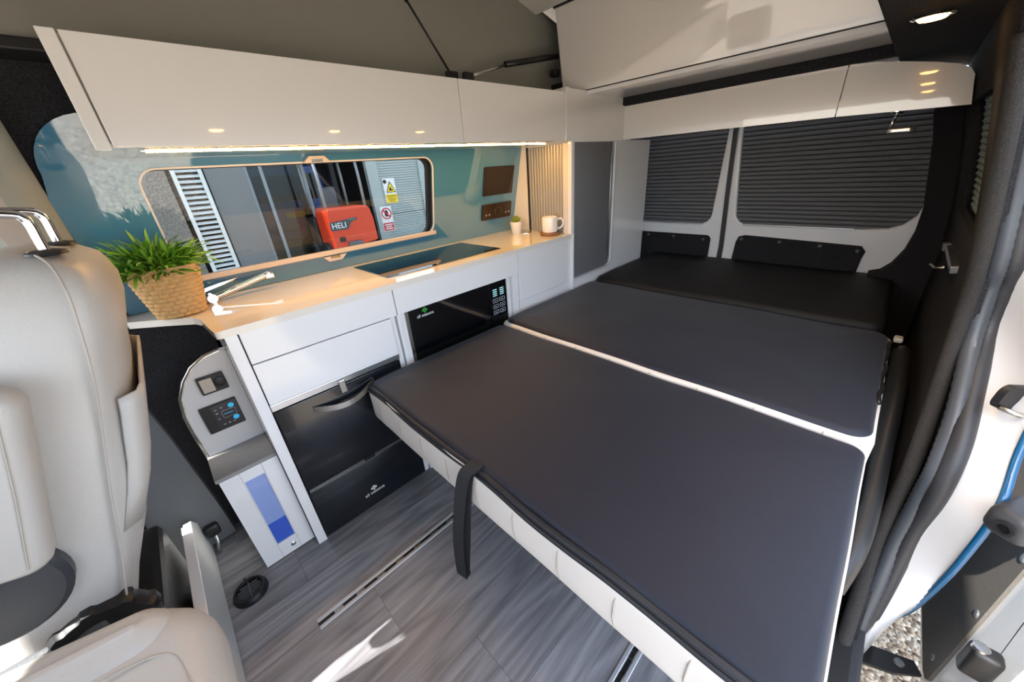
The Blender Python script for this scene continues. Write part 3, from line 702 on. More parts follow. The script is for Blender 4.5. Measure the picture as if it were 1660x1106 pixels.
ub = [(0.049, 0.45), (0.049, 0.80), (0.03, 0.802)] + [(-0.01, 0.795), (-0.05, 0.772), (-0.082, 0.735), (-0.108, 0.685), (-0.120, 0.62), (-0.122, 0.55), (-0.120, 0.45)]
brd = G().plate(ub, [], fy(1.452), 0.016).obj('control_board', GREYW, co)
g = G(); edge = [(a, 1.46, b) for a, b in ub[1:]]; g.tube(edge, 0.009, n=8, flat=1.0); g.obj('edge_strip', STEEL, co, smooth=True)
# socket plate
so = thing('socket_plate', 'black double socket plate with round outlet on the rounded board', 'socket', (-0.02, 1.45, 0.71))
G().plate(rr2(-0.057, 0.016, 0.674, 0.736, 0.004), [], fy(1.442), 0.010).obj('frame', BLACK, so)
G().plate(rr2(-0.051, -0.019, 0.681, 0.729, 0.002), [], fy(1.439), 0.004).obj('cover', mat('socket_beige', 'b9aea0', 0.35), so)
G().lathe([(0.0165, 0), (0.0165, 0.004), (0.012, 0.006), (0.003, 0.0055)], n=20, M=Matrix.Translation((-0.0005, 1.443, 0.705)) @ Matrix.Rotation(math.radians(90), 4, 'X')).obj('outlet', BLACK, so, smooth=True, angle=40)
# control panel
cp = thing('control_panel', 'square dark touch control panel with two blue buttons on rounded board', 'control panel', (-0.03, 1.45, 0.58))
G().plate(rr2(-0.086, 0.017, 0.531, 0.632, 0.003), [], fy(1.443), 0.009).obj('frame', BLACK, cp)
face = G().plate(rr2(-0.056, 0.014, 0.535, 0.628, 0.002), [], fy(1.4415), 0.002).obj('touch_face', SCREEN, cp)
for (x, z) in ((-0.003, 0.611), (-0.003, 0.562)):
    G().lathe([(0.0085, 0), (0.0085, 0.001)], n=16, M=Matrix.Translation((x, 1.4413, z)) @ Matrix.Rotation(math.radians(90), 4, 'X')).obj('blue_button', CYANLED, face)
G().plate(rr2(-0.035, 0.004, 0.572, 0.600, 0.004, 3), [rr2(-0.0345, 0.0035, 0.5725, 0.5995, 0.0035, 3)], fy(1.4405), 0.001).obj('display_outline', ICON, face)
G().box(-0.030, -0.004, 1.4405, 1.4415, 0.5855, 0.5870).obj('display_bar', CYANLED, face)
for (x, z) in ((-0.047, 0.611), (-0.030, 0.613), (-0.047, 0.597), (-0.047, 0.575), (-0.04, 0.55), (-0.026, 0.55), (-0.012, 0.55)):
    G().box(x - 0.003, x + 0.003, 1.4408, 1.4416, z - 0.001, z + 0.001).obj('icon', ICON, face)

# ------------------------------------------------------------------ overhead cabinet
oc = thing('overhead_cabinet', 'long glossy white overhead cabinet with two doors above the kitchen window', 'cabinet', (0.8, 1.35, 1.378))
G().box(-0.014, 0.012, 1.226, 1.525, 1.372, 1.580, bev=0.0015).obj('end_panel', BEIGE, oc)
G().box(0.012, 1.602, 1.250, 1.525, 1.385, 1.578).obj('body', BEIGE, oc)
G().box(0.012, 1.602, 1.236, 1.572, 1.378, 1.386).obj('bottom_panel', BEIGE, oc)
G().box(0.0155, 0.978, 1.230, 1.247, 1.380, 1.580, bev=0.0015).obj('door', BEIGE, oc)
G().box(0.981, 1.600, 1.230, 1.247, 1.380, 1.580, bev=0.0015).obj('door', BEIGE, oc)
# led strip under it
ls = thing('led_strip', 'warm glowing light strip under the overhead cabinet', 'light strip', (0.8, 1.34, 1.375))
G().box(0.06, 1.60, 1.338, 1.356, 1.3765, 1.378).obj('channel', ALU, ls)
G().box(0.07, 1.59, 1.3435, 1.3505, 1.3755, 1.3767).obj('glowing_diffuser', LEDM, ls)

# wardrobe
wd = thing('wardrobe', 'tall white wardrobe with grey tambour door beside the rear doors', 'wardrobe', (2.08, 1.4, 0.0))
G().box(1.603, 1.632, 1.222, 1.58, 1.378, 1.598, bev=0.002).obj('stile', BEIGE, wd)
G().box(1.632, 2.158, 1.230, 1.58, 1.378, 1.596, bev=0.002).obj('top_box', BEIGE, wd)
G().box(1.650, 1.672, 1.226, 1.250, 0.925, 1.379, bev=0.003).obj('corner_post', WHITE, wd)
wo_ = rr2(1.672, 2.082, 0.672, 1.377, (0.005, 0.06, 0.005, 0.005), 6)
wf = G().plate([(1.672, 0.60), (2.49, 0.60), (2.49, 1.379), (1.672, 1.379)], [rr2(1.676, 2.078, 0.668, 1.373, (0.004, 0.055, 0.004, 0.004), 6)], fy(1.230), 0.02).obj('front_frame', WHITE, wd)
G().plate(rr2(1.674, 2.094, 0.655, 1.376, (0.004, 0.065, 0.004, 0.004), 6), [rr2(1.6765, 2.076, 0.668, 1.373, (0.004, 0.055, 0.004, 0.004), 6)], fy(1.2265), 0.005).obj('door_trim', GREYW, wd)
def tambour(x0, x1, z0, z1, n, y, axis='x'):
    g = G(); vs = []; m = n * 4
    for i in range(m + 1):
        t = i / m; a = x0 + (x1 - x0) * t; d = 0.005 * abs(math.sin(math.pi * t * n))
        for z in (z0, z1): vs.append((a, y - d, z) if axis == 'x' else (y - d, a, z))
    g.add(vs, [(2 * i, 2 * i + 2, 2 * i + 3, 2 * i + 1) for i in range(m)])
    return g
o = tambour(1.676, 2.05, 0.665, 1.374, 34, 1.247).obj('tambour_door', TAMB, wd, smooth=True)
G().box(2.050, 2.079, 1.236, 1.246, 0.665, 1.374, bev=0.004).obj('door_pull', ALU, wd, smooth=True, angle=40)
G().box(1.674, 2.48, 1.250, 1.60, 0.0, 1.378).obj('body', WHITE, wd)
# kitchen-facing tambour
tk = tambour(1.285, 1.545, 0.926, 1.370, 13, 1.672, 'y').obj('side_tambour', TAMBW, wd, smooth=True)
G().box(1.655, 1.672, 1.250, 1.285, 0.926, 1.372).obj('tambour_stile', GREYW, wd)
G().box(1.6655, 1.673, 1.540, 1.552, 0.926, 1.372).obj('tambour_edge', BLACK, wd)
G().box(1.662, 1.673, 1.552, 1.70, 0.926, 1.378).obj('infill_panel', WORKTOP, wd)

# rear overhead locker
rk = thing('rear_locker', 'glossy white rear overhead locker with two doors above the blinds', 'cabinet', (2.4, 0.6, 1.375))
G().plate([(1.225, 1.385), (1.225, 1.54), (0.27, 1.54), (0.12, 1.518), (0.04, 1.50), (-0.02, 1.48), (-0.05, 1.46), (-0.062, 1.385)], [], fx(2.166), 0.52).obj('body', BEIGE, rk)
G().plate([(0.279, 1.374), (1.228, 1.380), (1.228, 1.544), (0.279, 1.547)], [], fx(2.148), 0.018).obj('door', BEIGE, rk)
dr2 = [(0.275, 1.374), (0.275, 1.547), (0.20, 1.540), (0.12, 1.526), (0.04, 1.509), (-0.02, 1.492), (-0.05, 1.476), (-0.065, 1.455), (-0.07, 1.43), (-0.085, 1.366)]
G().plate(dr2, [], fx(2.148), 0.018).obj('door', BEIGE, rk)
# reading lamp under it
rd = thing('reading_lamp', 'small chrome swivel reading lamp under the rear locker', 'lamp', (2.165, 0.09, 1.37))
G().lathe([(0.024, 0), (0.024, -0.006), (0.016, -0.012), (0.012, -0.014)], c=(2.175, 0.095, 1.374), n=20).obj('base', CHROME, rd, smooth=True, angle=40)
G().tube([(2.172, 0.095, 1.362), (2.166, 0.098, 1.340), (2.160, 0.100, 1.318)], 0.005).obj('stem', CHROME, rd, smooth=True)
G().cushion(2.128, 2.172, 0.028, 0.108, 1.294, 1.316, 0.018, 0.007, 0.0).obj('head', STEEL, rd, smooth=True)

# downlight in right roof rim
def downlight(x, y, z, label):
    dl = thing('downlight', label, 'downlight', (x, y, z), 'recessed warm downlights')
    G().lathe([(0.040, 0.002), (0.040, -0.003), (0.034, -0.006), (0.029, -0.004), (0.029, 0.002)], c=(x, y, z), n=28).obj('bezel', CHROME, dl, smooth=True, angle=40)
    G().lathe([(0.029, 0.0), (0.029, -0.004), (0.024, -0.009), (0.012, -0.011), (0.002, -0.0115)], c=(x, y, z), n=24).obj('glowing_lens', LAMPM, dl, smooth=True, angle=50)
    return dl
DLX = ((1.54, 'round warm downlight in the black roof rim nearest the rear locker'), (0.97, 'round warm downlight in the middle of the black roof rim'), (0.41, 'round warm downlight in the black roof rim nearest the front seats'))
for x, lab in DLX: downlight(x, 0.062, 1.543, lab)
for x, lab in DLX:
    y = 0.062
    ld = bpy.data.lights.new('downlight_lamp', 'SPOT'); ld.energy = 4; ld.color = (1, 0.72, 0.42); ld.spot_size = math.radians(120); ld.spot_blend = 0.6; ld.shadow_soft_size = 0.03
    lo = bpy.data.objects.new('downlight_lamp', ld); COL.objects.link(lo); lo.location = (x, y, 1.522)

# gas struts
st = thing('gas_strut', 'thin black gas strut rising across the canvas', 'gas strut', (1.06, 1.36, 1.60), 'roof gas struts')
G().tube([(0.90, 1.355, 1.81), (1.055, 1.36, 1.62)], 0.004, n=8).obj('rod', BLACK, st, smooth=True)
G().tube([(0.69, 1.352, 2.07), (0.90, 1.355, 1.81)], 0.0075, n=10).obj('cylinder', BLACK, st, smooth=True)
G().box(1.03, 1.085, 1.35, 1.37, 1.586, 1.632, bev=0.006).obj('bracket', BLACK, st)
st = thing('gas_strut', 'thick black gas strut lying low across the canvas to roof panel', 'gas strut', (1.14, 1.36, 1.60), 'roof gas struts')
G().tube([(1.145, 1.36, 1.622), (1.40, 1.386, 1.694)], 0.006, n=8).obj('rod', STEEL, st, smooth=True)
G().tube([(1.38, 1.385, 1.690), (1.775, 1.41, 1.768)], 0.012, n=12).obj('cylinder', BLACK, st, smooth=True)
G().box(1.115, 1.165, 1.35, 1.372, 1.586, 1.636, bev=0.006).obj('bracket', BLACK, st)
G().box(1.735, 1.775, 1.39, 1.43, 1.68, 1.71, bev=0.006).obj('end_bracket', BLACK, st)

# screen and socket panel on the splashback
tv = thing('wall_screen', 'small dark square screen on the blue splashback', 'screen', (1.5, wy(1.15), 1.145))
G().plate(rr2(1.388, 1.612, 1.146, 1.291, 0.003), [], fw(-0.013), 0.009).obj('frame', SCREEN, tv)
G().plate(rr2(1.402, 1.598, 1.156, 1.281, 0.002), [], fw(-0.0145), 0.002).obj('glass', SCREEN, tv)
sk = thing('wall_socket_strip', 'bronze socket strip with round dial under the dark screen', 'socket', (1.5, wy(1.05), 1.015))
G().plate(rr2(1.389, 1.615, 1.014, 1.101, 0.006), [], fw(-0.016), 0.012).obj('plate', SOCK, sk)
Rw = Matrix.Rotation(math.atan(-SL) + math.radians(90), 4, 'X')
for x in (1.425, 1.58):
    for dx, dz in ((-0.012, -0.008), (0.012, -0.008)):
        G().lathe([(0.006, 0), (0.006, 0.003), (0.003, 0.004)], n=10, M=Matrix.Translation((x + dx, wy(1.052) - 0.016, 1.052 + dz)) @ Rw).obj('contact', STEEL, sk)
G().lathe([(0.030, 0), (0.030, 0.006), (0.024, 0.010), (0.010, 0.010)], n=24, M=Matrix.Translation((1.502, wy(1.058) - 0.016, 1.058)) @ Rw).obj('dial', SOCK, sk, smooth=True, angle=40)

# tap, folded down
tp = thing('folding_tap', 'chrome folding kitchen tap lying along the worktop by the plant', 'tap', (0.09, 1.60, 0.925))
G().lathe([(0.026, 0), (0.026, 0.010), (0.018, 0.014), (0.018, 0.026), (0.012, 0.03)], c=(0.082, 1.615, 0.925), n=22).obj('base', CHROME, tp, smooth=True, angle=40)
G().tube([(0.082, 1.58, 0.944), (0.082, 1.65, 0.946)], 0.015, n=16).obj('hinge', CHROME, tp, smooth=True, angle=50)
G().tube([(0.09, 1.598, 0.944), (0.18, 1.60, 0.962), (0.275, 1.602, 0.984)], 0.010, n=14).obj('spout', CHROME, tp, smooth=True, angle=50)
G().box(0.255, 0.288, 1.592, 1.612, 0.966, 0.988, bev=0.004).obj('outlet', STEEL, tp)
G().loft([[(0.07, 1.625, 0.962), (0.07, 1.655, 0.962), (0.07, 1.655, 0.974), (0.07, 1.625, 0.974)], [(0.12, 1.628, 0.972), (0.12, 1.656, 0.972), (0.12, 1.656, 0.982), (0.12, 1.628, 0.982)], [(0.178, 1.642, 0.980), (0.178, 1.652, 0.980), (0.178, 1.652, 0.986), (0.178, 1.642, 0.986)]]).obj('lever', CHROME, tp)

# plant in woven basket
bx, by = -0.006, 1.56
pp = thing('potted_plant', 'bushy green artificial grass plant in a woven rush basket', 'plant', (bx, by, 0.925))
g = G(); n, rows_ = 160, 77; loops = []
def bsk(a, t):
    ca, sa = math.cos(a), math.sin(a); e = 3.2
    q = (abs(ca) ** e + abs(sa) ** e) ** (-1 / e)
    return (0.056 + 0.029 * t ** 0.9) * q
for j in range(rows_ + 1):
    t = j / rows_; lp = []
    for k in range(n):
        a = 2 * math.pi * k / n
        row = math.floor(t * 11); ft = t * 11 - row; u = (k / n * 20 + 0.5 * (row % 2)); fu = u - math.floor(u)
        d = 0.009 * math.sqrt(max(0, math.sin(math.pi * ft))) * math.sqrt(max(0, math.sin(math.pi * fu)))
        r = bsk(a, t) + d
        lp.append((bx + r * math.cos(a), by + r * math.sin(a), 0.9265 + 0.1515 * t))
    loops.append(lp)
for j in range(4):
    t = 1 - 0.04 * j; loops.append([(bx + (bsk(2 * math.pi * k / n, t) - 0.004) * math.cos(2 * math.pi * k / n), by + (bsk(2 * math.pi * k / n, t) - 0.004) * math.sin(2 * math.pi * k / n), 0.926 + 0.152 * t) for k in range(n)])
g.loft(loops); bo = g.obj('basket', BASKETM, pp, smooth=True)
rim = [(bx + (bsk(2 * math.pi * k / 60, 1) + 0.001) * math.cos(2 * math.pi * k / 60), by + (bsk(2 * math.pi * k / 60, 1) + 0.001) * math.sin(2 * math.pi * k / 60), 1.078 + 0.0015 * (k % 2)) for k in range(61)]
G().tube(rim, 0.005, n=8, up=(0, 0, 1)).obj('rim', BASKETM, bo, smooth=True)
def leafmesh(L, W, bend):
    vs = []; fs = []; m = 5
    for i in range(m + 1):
        t = i / m; w = W * math.sin(math.pi * min(1, 0.12 + 0.88 * t)) ** 0.8 if i < m else 0.0005
        z = L * t * (1 - 0.25 * bend * t); x = L * bend * t * t * 0.7
        vs += [(x, -w / 2, z), (x + 0.0012 * math.sin(math.pi * t), 0, z), (x, w / 2, z)]
    for i in range(m):
        for c in (0, 1): fs.append((3 * i + c, 3 * i + c + 1, 3 * i + c + 4, 3 * i + c + 3))
    return vs, fs
lm = []
for q, (L, W, b) in enumerate(((0.056, 0.0085, 0.4), (0.048, 0.0075, 0.2), (0.064, 0.009, 0.6))):
    for mm_ in (LEAF1, LEAF2):
        vs, fs = leafmesh(L, W, b); me = bpy.data.meshes.new('leaf'); me.from_pydata(vs, [], fs); me.materials.append(mm_)
        for p in me.polygons: p.use_smooth = True
        lm.append(me)
def leaf_place(outer):
    a = random.uniform(0, 2 * math.pi); rr_ = math.sqrt(random.random())
    tilt = rr_ * 1.05 + random.uniform(-0.15, 0.35); h = random.uniform(0.02, 0.085) if outer else random.uniform(0, 0.07)
    base = Vector((bx - 0.014, by - 0.012, 1.062)) + Vector((math.cos(a), math.sin(a), 0)) * rr_ * 0.055 + Vector((math.cos(a) * math.sin(tilt), math.sin(a) * math.sin(tilt), math.cos(tilt))) * h
    tw = tilt + random.uniform(-0.4, 0.55)
    Mx = Matrix.Translation(base) @ Matrix.Rotation(a + random.uniform(-0.6, 0.6), 4, 'Z') @ Matrix.Rotation(tw, 4, 'Y') @ Matrix.Rotation(random.uniform(-0.8, 0.8), 4, 'Z') @ Matrix.Scale(random.uniform(0.75, 1.2), 4)
    for q in ((0, 0, 0.03), (0.02, 0, 0.06), (0.045, 0, 0.07)):
        w_ = Mx @ Vector(q)
        if w_.y > wy(w_.z) - 0.02: return leaf_place(outer)
    return Mx
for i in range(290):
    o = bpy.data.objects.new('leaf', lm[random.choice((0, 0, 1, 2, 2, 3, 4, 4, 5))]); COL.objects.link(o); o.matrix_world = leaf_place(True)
    M_ = o.matrix_basis.copy(); o.parent = pp; o.matrix_parent_inverse = Matrix.Translation(-Vector(pp.location)); o.matrix_basis = M_
g = G()
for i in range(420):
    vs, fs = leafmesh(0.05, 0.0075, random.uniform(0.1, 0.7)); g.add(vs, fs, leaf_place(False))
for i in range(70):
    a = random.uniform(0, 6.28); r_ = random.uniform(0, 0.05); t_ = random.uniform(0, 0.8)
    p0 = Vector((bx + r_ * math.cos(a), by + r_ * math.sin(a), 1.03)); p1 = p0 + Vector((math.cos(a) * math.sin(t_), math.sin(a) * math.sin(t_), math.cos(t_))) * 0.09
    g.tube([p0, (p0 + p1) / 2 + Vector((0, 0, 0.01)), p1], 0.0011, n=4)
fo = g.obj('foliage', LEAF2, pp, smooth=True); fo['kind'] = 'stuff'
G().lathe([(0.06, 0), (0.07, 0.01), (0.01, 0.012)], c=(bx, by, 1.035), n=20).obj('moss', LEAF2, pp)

# small succulent, ring socket, mug, coaster
ps = thing('succulent_pot', 'tiny green succulent in a white pot on the worktop corner', 'plant', (1.566, 1.565, 0.925))
sx_, sy_ = 1.566, 1.565
G().lathe([(0.026, 0), (0.028, 0.002), (0.036, 0.064), (0.036, 0.066), (0.033, 0.066), (0.030, 0.055), (0.005, 0.054)], c=(sx_, sy_, 0.925), n=24).obj('pot', CERAM, ps, smooth=True, angle=40)
for i in range(26):
    a = i * 2.4; t = i / 26; tl = 0.15 + 0.95 * t
    g = G(); M_ = Matrix.Translation((sx_, sy_, 0.984)) @ Matrix.Rotation(a, 4, 'Z') @ Matrix.Rotation(tl, 4, 'Y')
    g.tube([(0, 0, 0), (0.001, 0, 0.014), (0, 0, 0.028), (-0.002, 0, 0.040)], [0.004, 0.0075, 0.006, 0.001], n=6, M=M_)
    g.obj('leaf', SUCC, ps, smooth=True)
rg = thing('pop_up_socket', 'flush round silver pop-up socket in the worktop corner', 'socket', (1.60, 1.53, 0.925))
G().lathe([(0.034, 0), (0.034, 0.002), (0.029, 0.003), (0.002, 0.003)], c=(1.603, 1.525, 0.925), n=28).obj('cap', STEEL, rg, smooth=True, angle=30)
G().lathe([(0.036, 0), (0.036, 0.0012), (0.034, 0.0012)], c=(1.603, 1.525, 0.925), n=28).obj('rim', CHROME, rg)
cs = thing('coaster', 'round cork coaster under the white mug', 'coaster', (1.615, 1.33, 0.925))
G().lathe([(0.052, 0), (0.054, 0.002), (0.054, 0.014), (0.052, 0.016), (0.01, 0.016)], c=(1.598, 1.335, 0.925), n=28).obj('disc', CORK, cs, smooth=True, angle=40)
mg = thing('mug', 'white ceramic mug on a cork coaster by the wardrobe', 'mug', (1.598, 1.335, 0.941))
G().lathe([(0.034, 0), (0.040, 0.002), (0.043, 0.02), (0.044, 0.078), (0.043, 0.081), (0.041, 0.079), (0.040, 0.02), (0.03, 0.008), (0.002, 0.007)], c=(1.598, 1.335, 0.941), n=30).obj('cup', CERAM, mg, smooth=True, angle=60)
G().tube(smooth_path([(1.626, 1.305, 1.005), (1.640, 1.288, 1.010), (1.648, 1.279, 0.988), (1.641, 1.287, 0.965), (1.624, 1.306, 0.957)]), 0.0055, n=8).obj('handle', CERAM, mg, smooth=True)

# ================================================================== BED
bd = thing('rib_bed', 'fold-out bed with charcoal cushions and cream leather sides', 'bed', (0.75, 0.55, 0.0))
G().cushion(0.375, 1.085, -0.112, 1.225, 0.432, 0.578, 0.03, 0.012, 0.0, wob=0.004, rb=0.03, ne=30).obj('front_cushion_base', CREAM, bd, smooth=True)
c1 = G().cushion(0.390, 1.072, -0.106, 1.218, 0.564, 0.600, 0.03, 0.016, 0.008, wob=0.004, ne=30).obj('front_cushion_cover', CHAR, bd, smooth=True)
for (zz, rr_, xx) in ((0.583, 0.0085, 0.386), (0.571, 0.007, 0.380)):
    g = G(); g.tube(smooth_path([(xx, 1.205, zz)] + [(xx + 0.003 * math.sin(i * 1.3), 1.2 - i * 0.1, zz + 0.002 * math.sin(i * 2.1)) for i in range(1, 13)] + [(xx + 0.005, -0.10, zz)], 4), rr_, n=8)
    g.obj('piping', CHARP, c1, smooth=True)
# stitched seams on the cream front
for i in range(9):
    y = 1.12 - i * 0.135
    g = G(); g.tube([(0.378, y, 0.562), (0.3735, y + 0.002, 0.535), (0.3730, y + 0.003, 0.49), (0.378, y, 0.450)], 0.0018, n=6); g.obj('seam', SEAM, bd, smooth=True)
G().cushion(1.078, 1.868, -0.118, 1.228, 0.460, 0.602, 0.035, 0.014, 0.0, wob=0.003, rb=0.02, ne=30).obj('middle_cushion_base', CREAM, bd, smooth=True)
c2 = G().cushion(1.094, 1.865, -0.110, 1.224, 0.582, 0.616, 0.05, 0.020, 0.010, wob=0.004, ne=30).obj('middle_cushion_cover', CHAR, bd, smooth=True)
for i in range(8):
    y = 1.10 - i * 0.16
    G().tube([(1.0780, y, 0.600), (1.0755, y + 0.001, 0.58), (1.077, y, 0.555)], 0.0015, n=6).obj('seam', SEAM, bd, smooth=True)
# zip along the right edge of the middle cushion
g = G()
zp = smooth_path([(1.30 + i * 0.05, -0.110 + 0.004 * math.sin(i * 2.3), 0.606 + 0.003 * math.sin(i * 1.7)) for i in range(11)], 3); g.tube(zp, 0.006, n=6); g.obj('zip', BLACK, c2, smooth=True)
G().box(1.82, 1.86, -0.145, -0.12, 0.597, 0.615, bev=0.006).obj('zip_tab', CREAML, c2)
# pull strap
sp_out = smooth_path([(0.398, 0.588, 0.597), (0.386, 0.590, 0.592), (0.366, 0.600, 0.570), (0.358, 0.622, 0.45), (0.352, 0.645, 0.30), (0.346, 0.668, 0.16), (0.346, 0.672, 0.120), (0.336, 0.672, 0.115), (0.326, 0.668, 0.125), (0.325, 0.648, 0.29), (0.335, 0.622, 0.45), (0.352, 0.598, 0.578), (0.384, 0.589, 0.600), (0.398, 0.588, 0.601)])
g = G(); loops = []
for p in sp_out: loops.append([p + Vector((0.004, -0.019, 0.0)), p + Vector((-0.004, 0.019, 0.0)), p + Vector((-0.003, 0.019, 0.0015)), p + Vector((0.005, -0.019, 0.0015))])
g.loft(loops); g.obj('pull_strap', mat('black_webbing', '1c1d20', 0.8, bump=(500, 0.4)), bd)['label'] = 'black webbing pull strap loop'
# frame underneath
G().box(0.72, 1.84, 0.02, 1.16, 0.10, 0.41, bev=0.01).obj('seat_box', CARPET, bd)
G().box(0.44, 1.84, -0.09, 1.20, 0.41, 0.432, bev=0.004).obj('slat_board', BLACK, bd)
# side hinge trim
g = G(); g.tube(smooth_path([(1.78, -0.150, 0.575), (1.5, -0.152, 0.54), (1.25, -0.152, 0.47), (1.05, -0.150, 0.43), (0.92, -0.142, 0.40), (0.86, -0.13, 0.33)]), 0.024, n=10, flat=1.6); g.obj('side_hinge', BLACK, bd, smooth=True)
rm = thing('rear_mattress', 'plain black mattress section in front of the rear doors', 'mattress', (2.3, 0.55, 0.50))
G().cushion(1.878, 2.700, -0.092, 1.222, 0.517, 0.634, 0.05, 0.028, 0.012, wob=0.003, ne=30).obj('cover', mat('black_mattress_fabric', '17181b', 0.6, bump=(900, 0.25), spec=0.3), rm, smooth=True)
G().box(1.92, 2.69, -0.08, 1.20, 0.0, 0.516).obj('base_box', CARPET, rm)

# floor rails
RAILM = mat('satin_aluminium', 'd4d5d7', 0.32, metal=0.55)
def rail(x0, x1, y, label):
    r = thing('floor_rail', label, 'rail', ((x0 + x1) / 2, y, 0), 'aluminium seat rails in the floor')
    G().box(x0, x1, y - 0.019, y + 0.019, -0.003, 0.0012).obj('base', RAILM, r)
    for s in (-1, 1):
        G().box(x0, x1, y + s * 0.0135 - 0.0055, y + s * 0.0135 + 0.0055, 0.001, 0.005, bev=0.0015).obj('lip', RAILM, r)
    G().box(x0, x1, y - 0.006, y + 0.006, 0.001, 0.002).obj('slot', BLACK, r)
    for i in range(10):
        x = x0 + 0.05 + i * 0.075
        G().box(x, x + 0.03, y - 0.0075, y + 0.0075, 0.0012, 0.003, bev=0.001).obj('slot_lug', STEEL, r)
rail(-0.052, 1.9, 0.955, 'long aluminium floor rail running from console towards the bed')
rail(0.42, 1.9, 0.195, 'short end of aluminium floor rail emerging under the bed corner')

# heater vent
hv = thing('heater_vent', 'round black heater vent on the floor beside the console', 'vent', (-0.183, 1.243, 0))
vx, vy = -0.183, 1.240
G().lathe([(0.052, 0), (0.052, 0.012), (0.047, 0.024), (0.040, 0.026), (0.037, 0.016), (0.036, 0.002), (0.004, 0.002)], c=(vx, vy, 0), n=32).obj('ring', BLACK, hv, smooth=True, angle=40)
for i in range(5):
    d = -0.026 + i * 0.013; w = math.sqrt(0.037 ** 2 - d * d)
    G().box(vx - w, vx + w, vy + d - 0.001, vy + d + 0.001, 0.006, 0.017, M=None).obj('louvre', GREYP, hv)
G().box(vx - 0.001, vx + 0.001, vy - 0.037, vy + 0.037, 0.006, 0.019).obj('louvre', GREYP, hv)
G().box(vx - 0.008, vx + 0.0, vy + 0.044, vy + 0.056, 0.01, 0.026, bev=0.002).obj('tab', BLACK, hv)

# ================================================================== FRONT SEATS
ds = thing('driver_seat', 'cream leather front seat seen from its inner side with armrest', 'seat', (-0.45, 1.2, 0.0))
def ipl(tab, z):
    for (a, va), (b, vb) in zip(tab, tab[1:]):
        if z <= b: 
            t = (z - a) / (b - a); return va + (vb - va) * t
    return tab[-1][1]
REAR = [(0.40, -0.325), (0.49, -0.288), (0.62, -0.225), (0.77, -0.168), (0.87, -0.145), (0.98, -0.118), (1.08, -0.085), (1.13, -0.078), (1.17, -0.092), (1.195, -0.125), (1.205, -0.17)]
FRNT = [(0.40, -0.50), (0.60, -0.47), (0.80, -0.42), (1.0, -0.345), (1.13, -0.30), (1.17, -0.285), (1.195, -0.26), (1.205, -0.22)]
YIN = [(0.40, 0.955), (0.6, 0.935), (0.9, 0.93), (1.05, 0.945), (1.14, 0.965), (1.18, 0.99), (1.20, 1.03), (1.205, 1.08)]
g = G(); loops = []
zs = [0.40, 0.44, 0.49, 0.55, 0.62, 0.7, 0.77, 0.83, 0.9, 0.98, 1.04, 1.08, 1.12, 1.15, 1.17, 1.185, 1.195, 1.202, 1.205]
for z in zs:
    xr, xl, yi = ipl(REAR, z), ipl(FRNT, z), ipl(YIN, z); yo = 2.38 - yi
    cx_, cy_, a, b = (xr + xl) / 2, (yi + yo) / 2, (xr - xl) / 2, (yo - yi) / 2
    lp = []
    for k in range(48):
        th = 2 * math.pi * k / 48; c_, s_ = math.cos(th), math.sin(th); e = 2 / 4.2
        lp.append((cx_ + a * math.copysign(abs(c_) ** e, c_), cy_ + b * math.copysign(abs(s_) ** e, s_), z))
    loops.append(lp)
g.loft(loops); bk = g.obj('backrest', CREAML, ds, smooth=True)
# seam between side and rear panels
sm_ = [(-0.128, 0.938, 1.150), (-0.135, 0.930, 1.10), (-0.156, 0.926, 1.00), (-0.185, 0.925, 0.9), (-0.228, 0.925, 0.76), (-0.265, 0.930, 0.63), (-0.30, 0.936, 0.52)]
G().tube(smooth_path([(-0.16, 1.06, 1.204), (-0.135, 0.985, 1.188)] + sm_), 0.0022, n=6).obj('seam', SEAM, bk, smooth=True)
# rear pocket flap
g = G(); loops = []
for (z, o_) in ((0.66, -0.004), (0.74, 0.004), (0.80, 0.009), (0.86, 0.013), (0.91, 0.016), (0.935, 0.016)):
    xr = ipl(REAR, z); loops.append([(xr + o_ - 0.035, 0.945, z), (xr + o_ - 0.006, 0.962, z), (xr + o_, 1.0, z), (xr + o_, 1.2, z), (xr + o_, 1.38, z), (xr + o_ - 0.03, 1.43, z)])
g.loft(loops, closed=False, caps=False); pk = g.obj('rear_pocket', CREAML, ds, smooth=True); s_ = pk.modifiers.new('thickness', 'SOLIDIFY'); s_.thickness = 0.006
# armrest folded up along the backrest
Mar = Matrix.Translation((-0.318, 0.885, 0.885)) @ Matrix.Rotation(math.radians(17), 4, 'Y')
g = G().cushion(-0.055, 0.055, -0.04, 0.04, -0.165, 0.165, 0.03, 0.03, 0.006, M=Mar); am = g.obj('armrest', CREAML, ds, smooth=True)
G().tube([Mar @ Vector(p) for p in ((0.03, -0.0405, 0.14), (0.032, -0.0415, 0.0), (0.03, -0.0405, -0.14))], 0.0015, n=6).obj('stitching', SEAM, am)
Mpv = Matrix.Translation((-0.412, 0.928, 0.675)) @ Matrix.Rotation(math.radians(90), 4, 'X')
G().lathe([(0.095, 0), (0.095, 0.02), (0.085, 0.03), (0.01, 0.034)], n=36, M=Mpv).obj('armrest_pivot', mat('dark_grey_plastic', '33363a', 0.4, bump=(300, 0.2)), ds, smooth=True, angle=40)
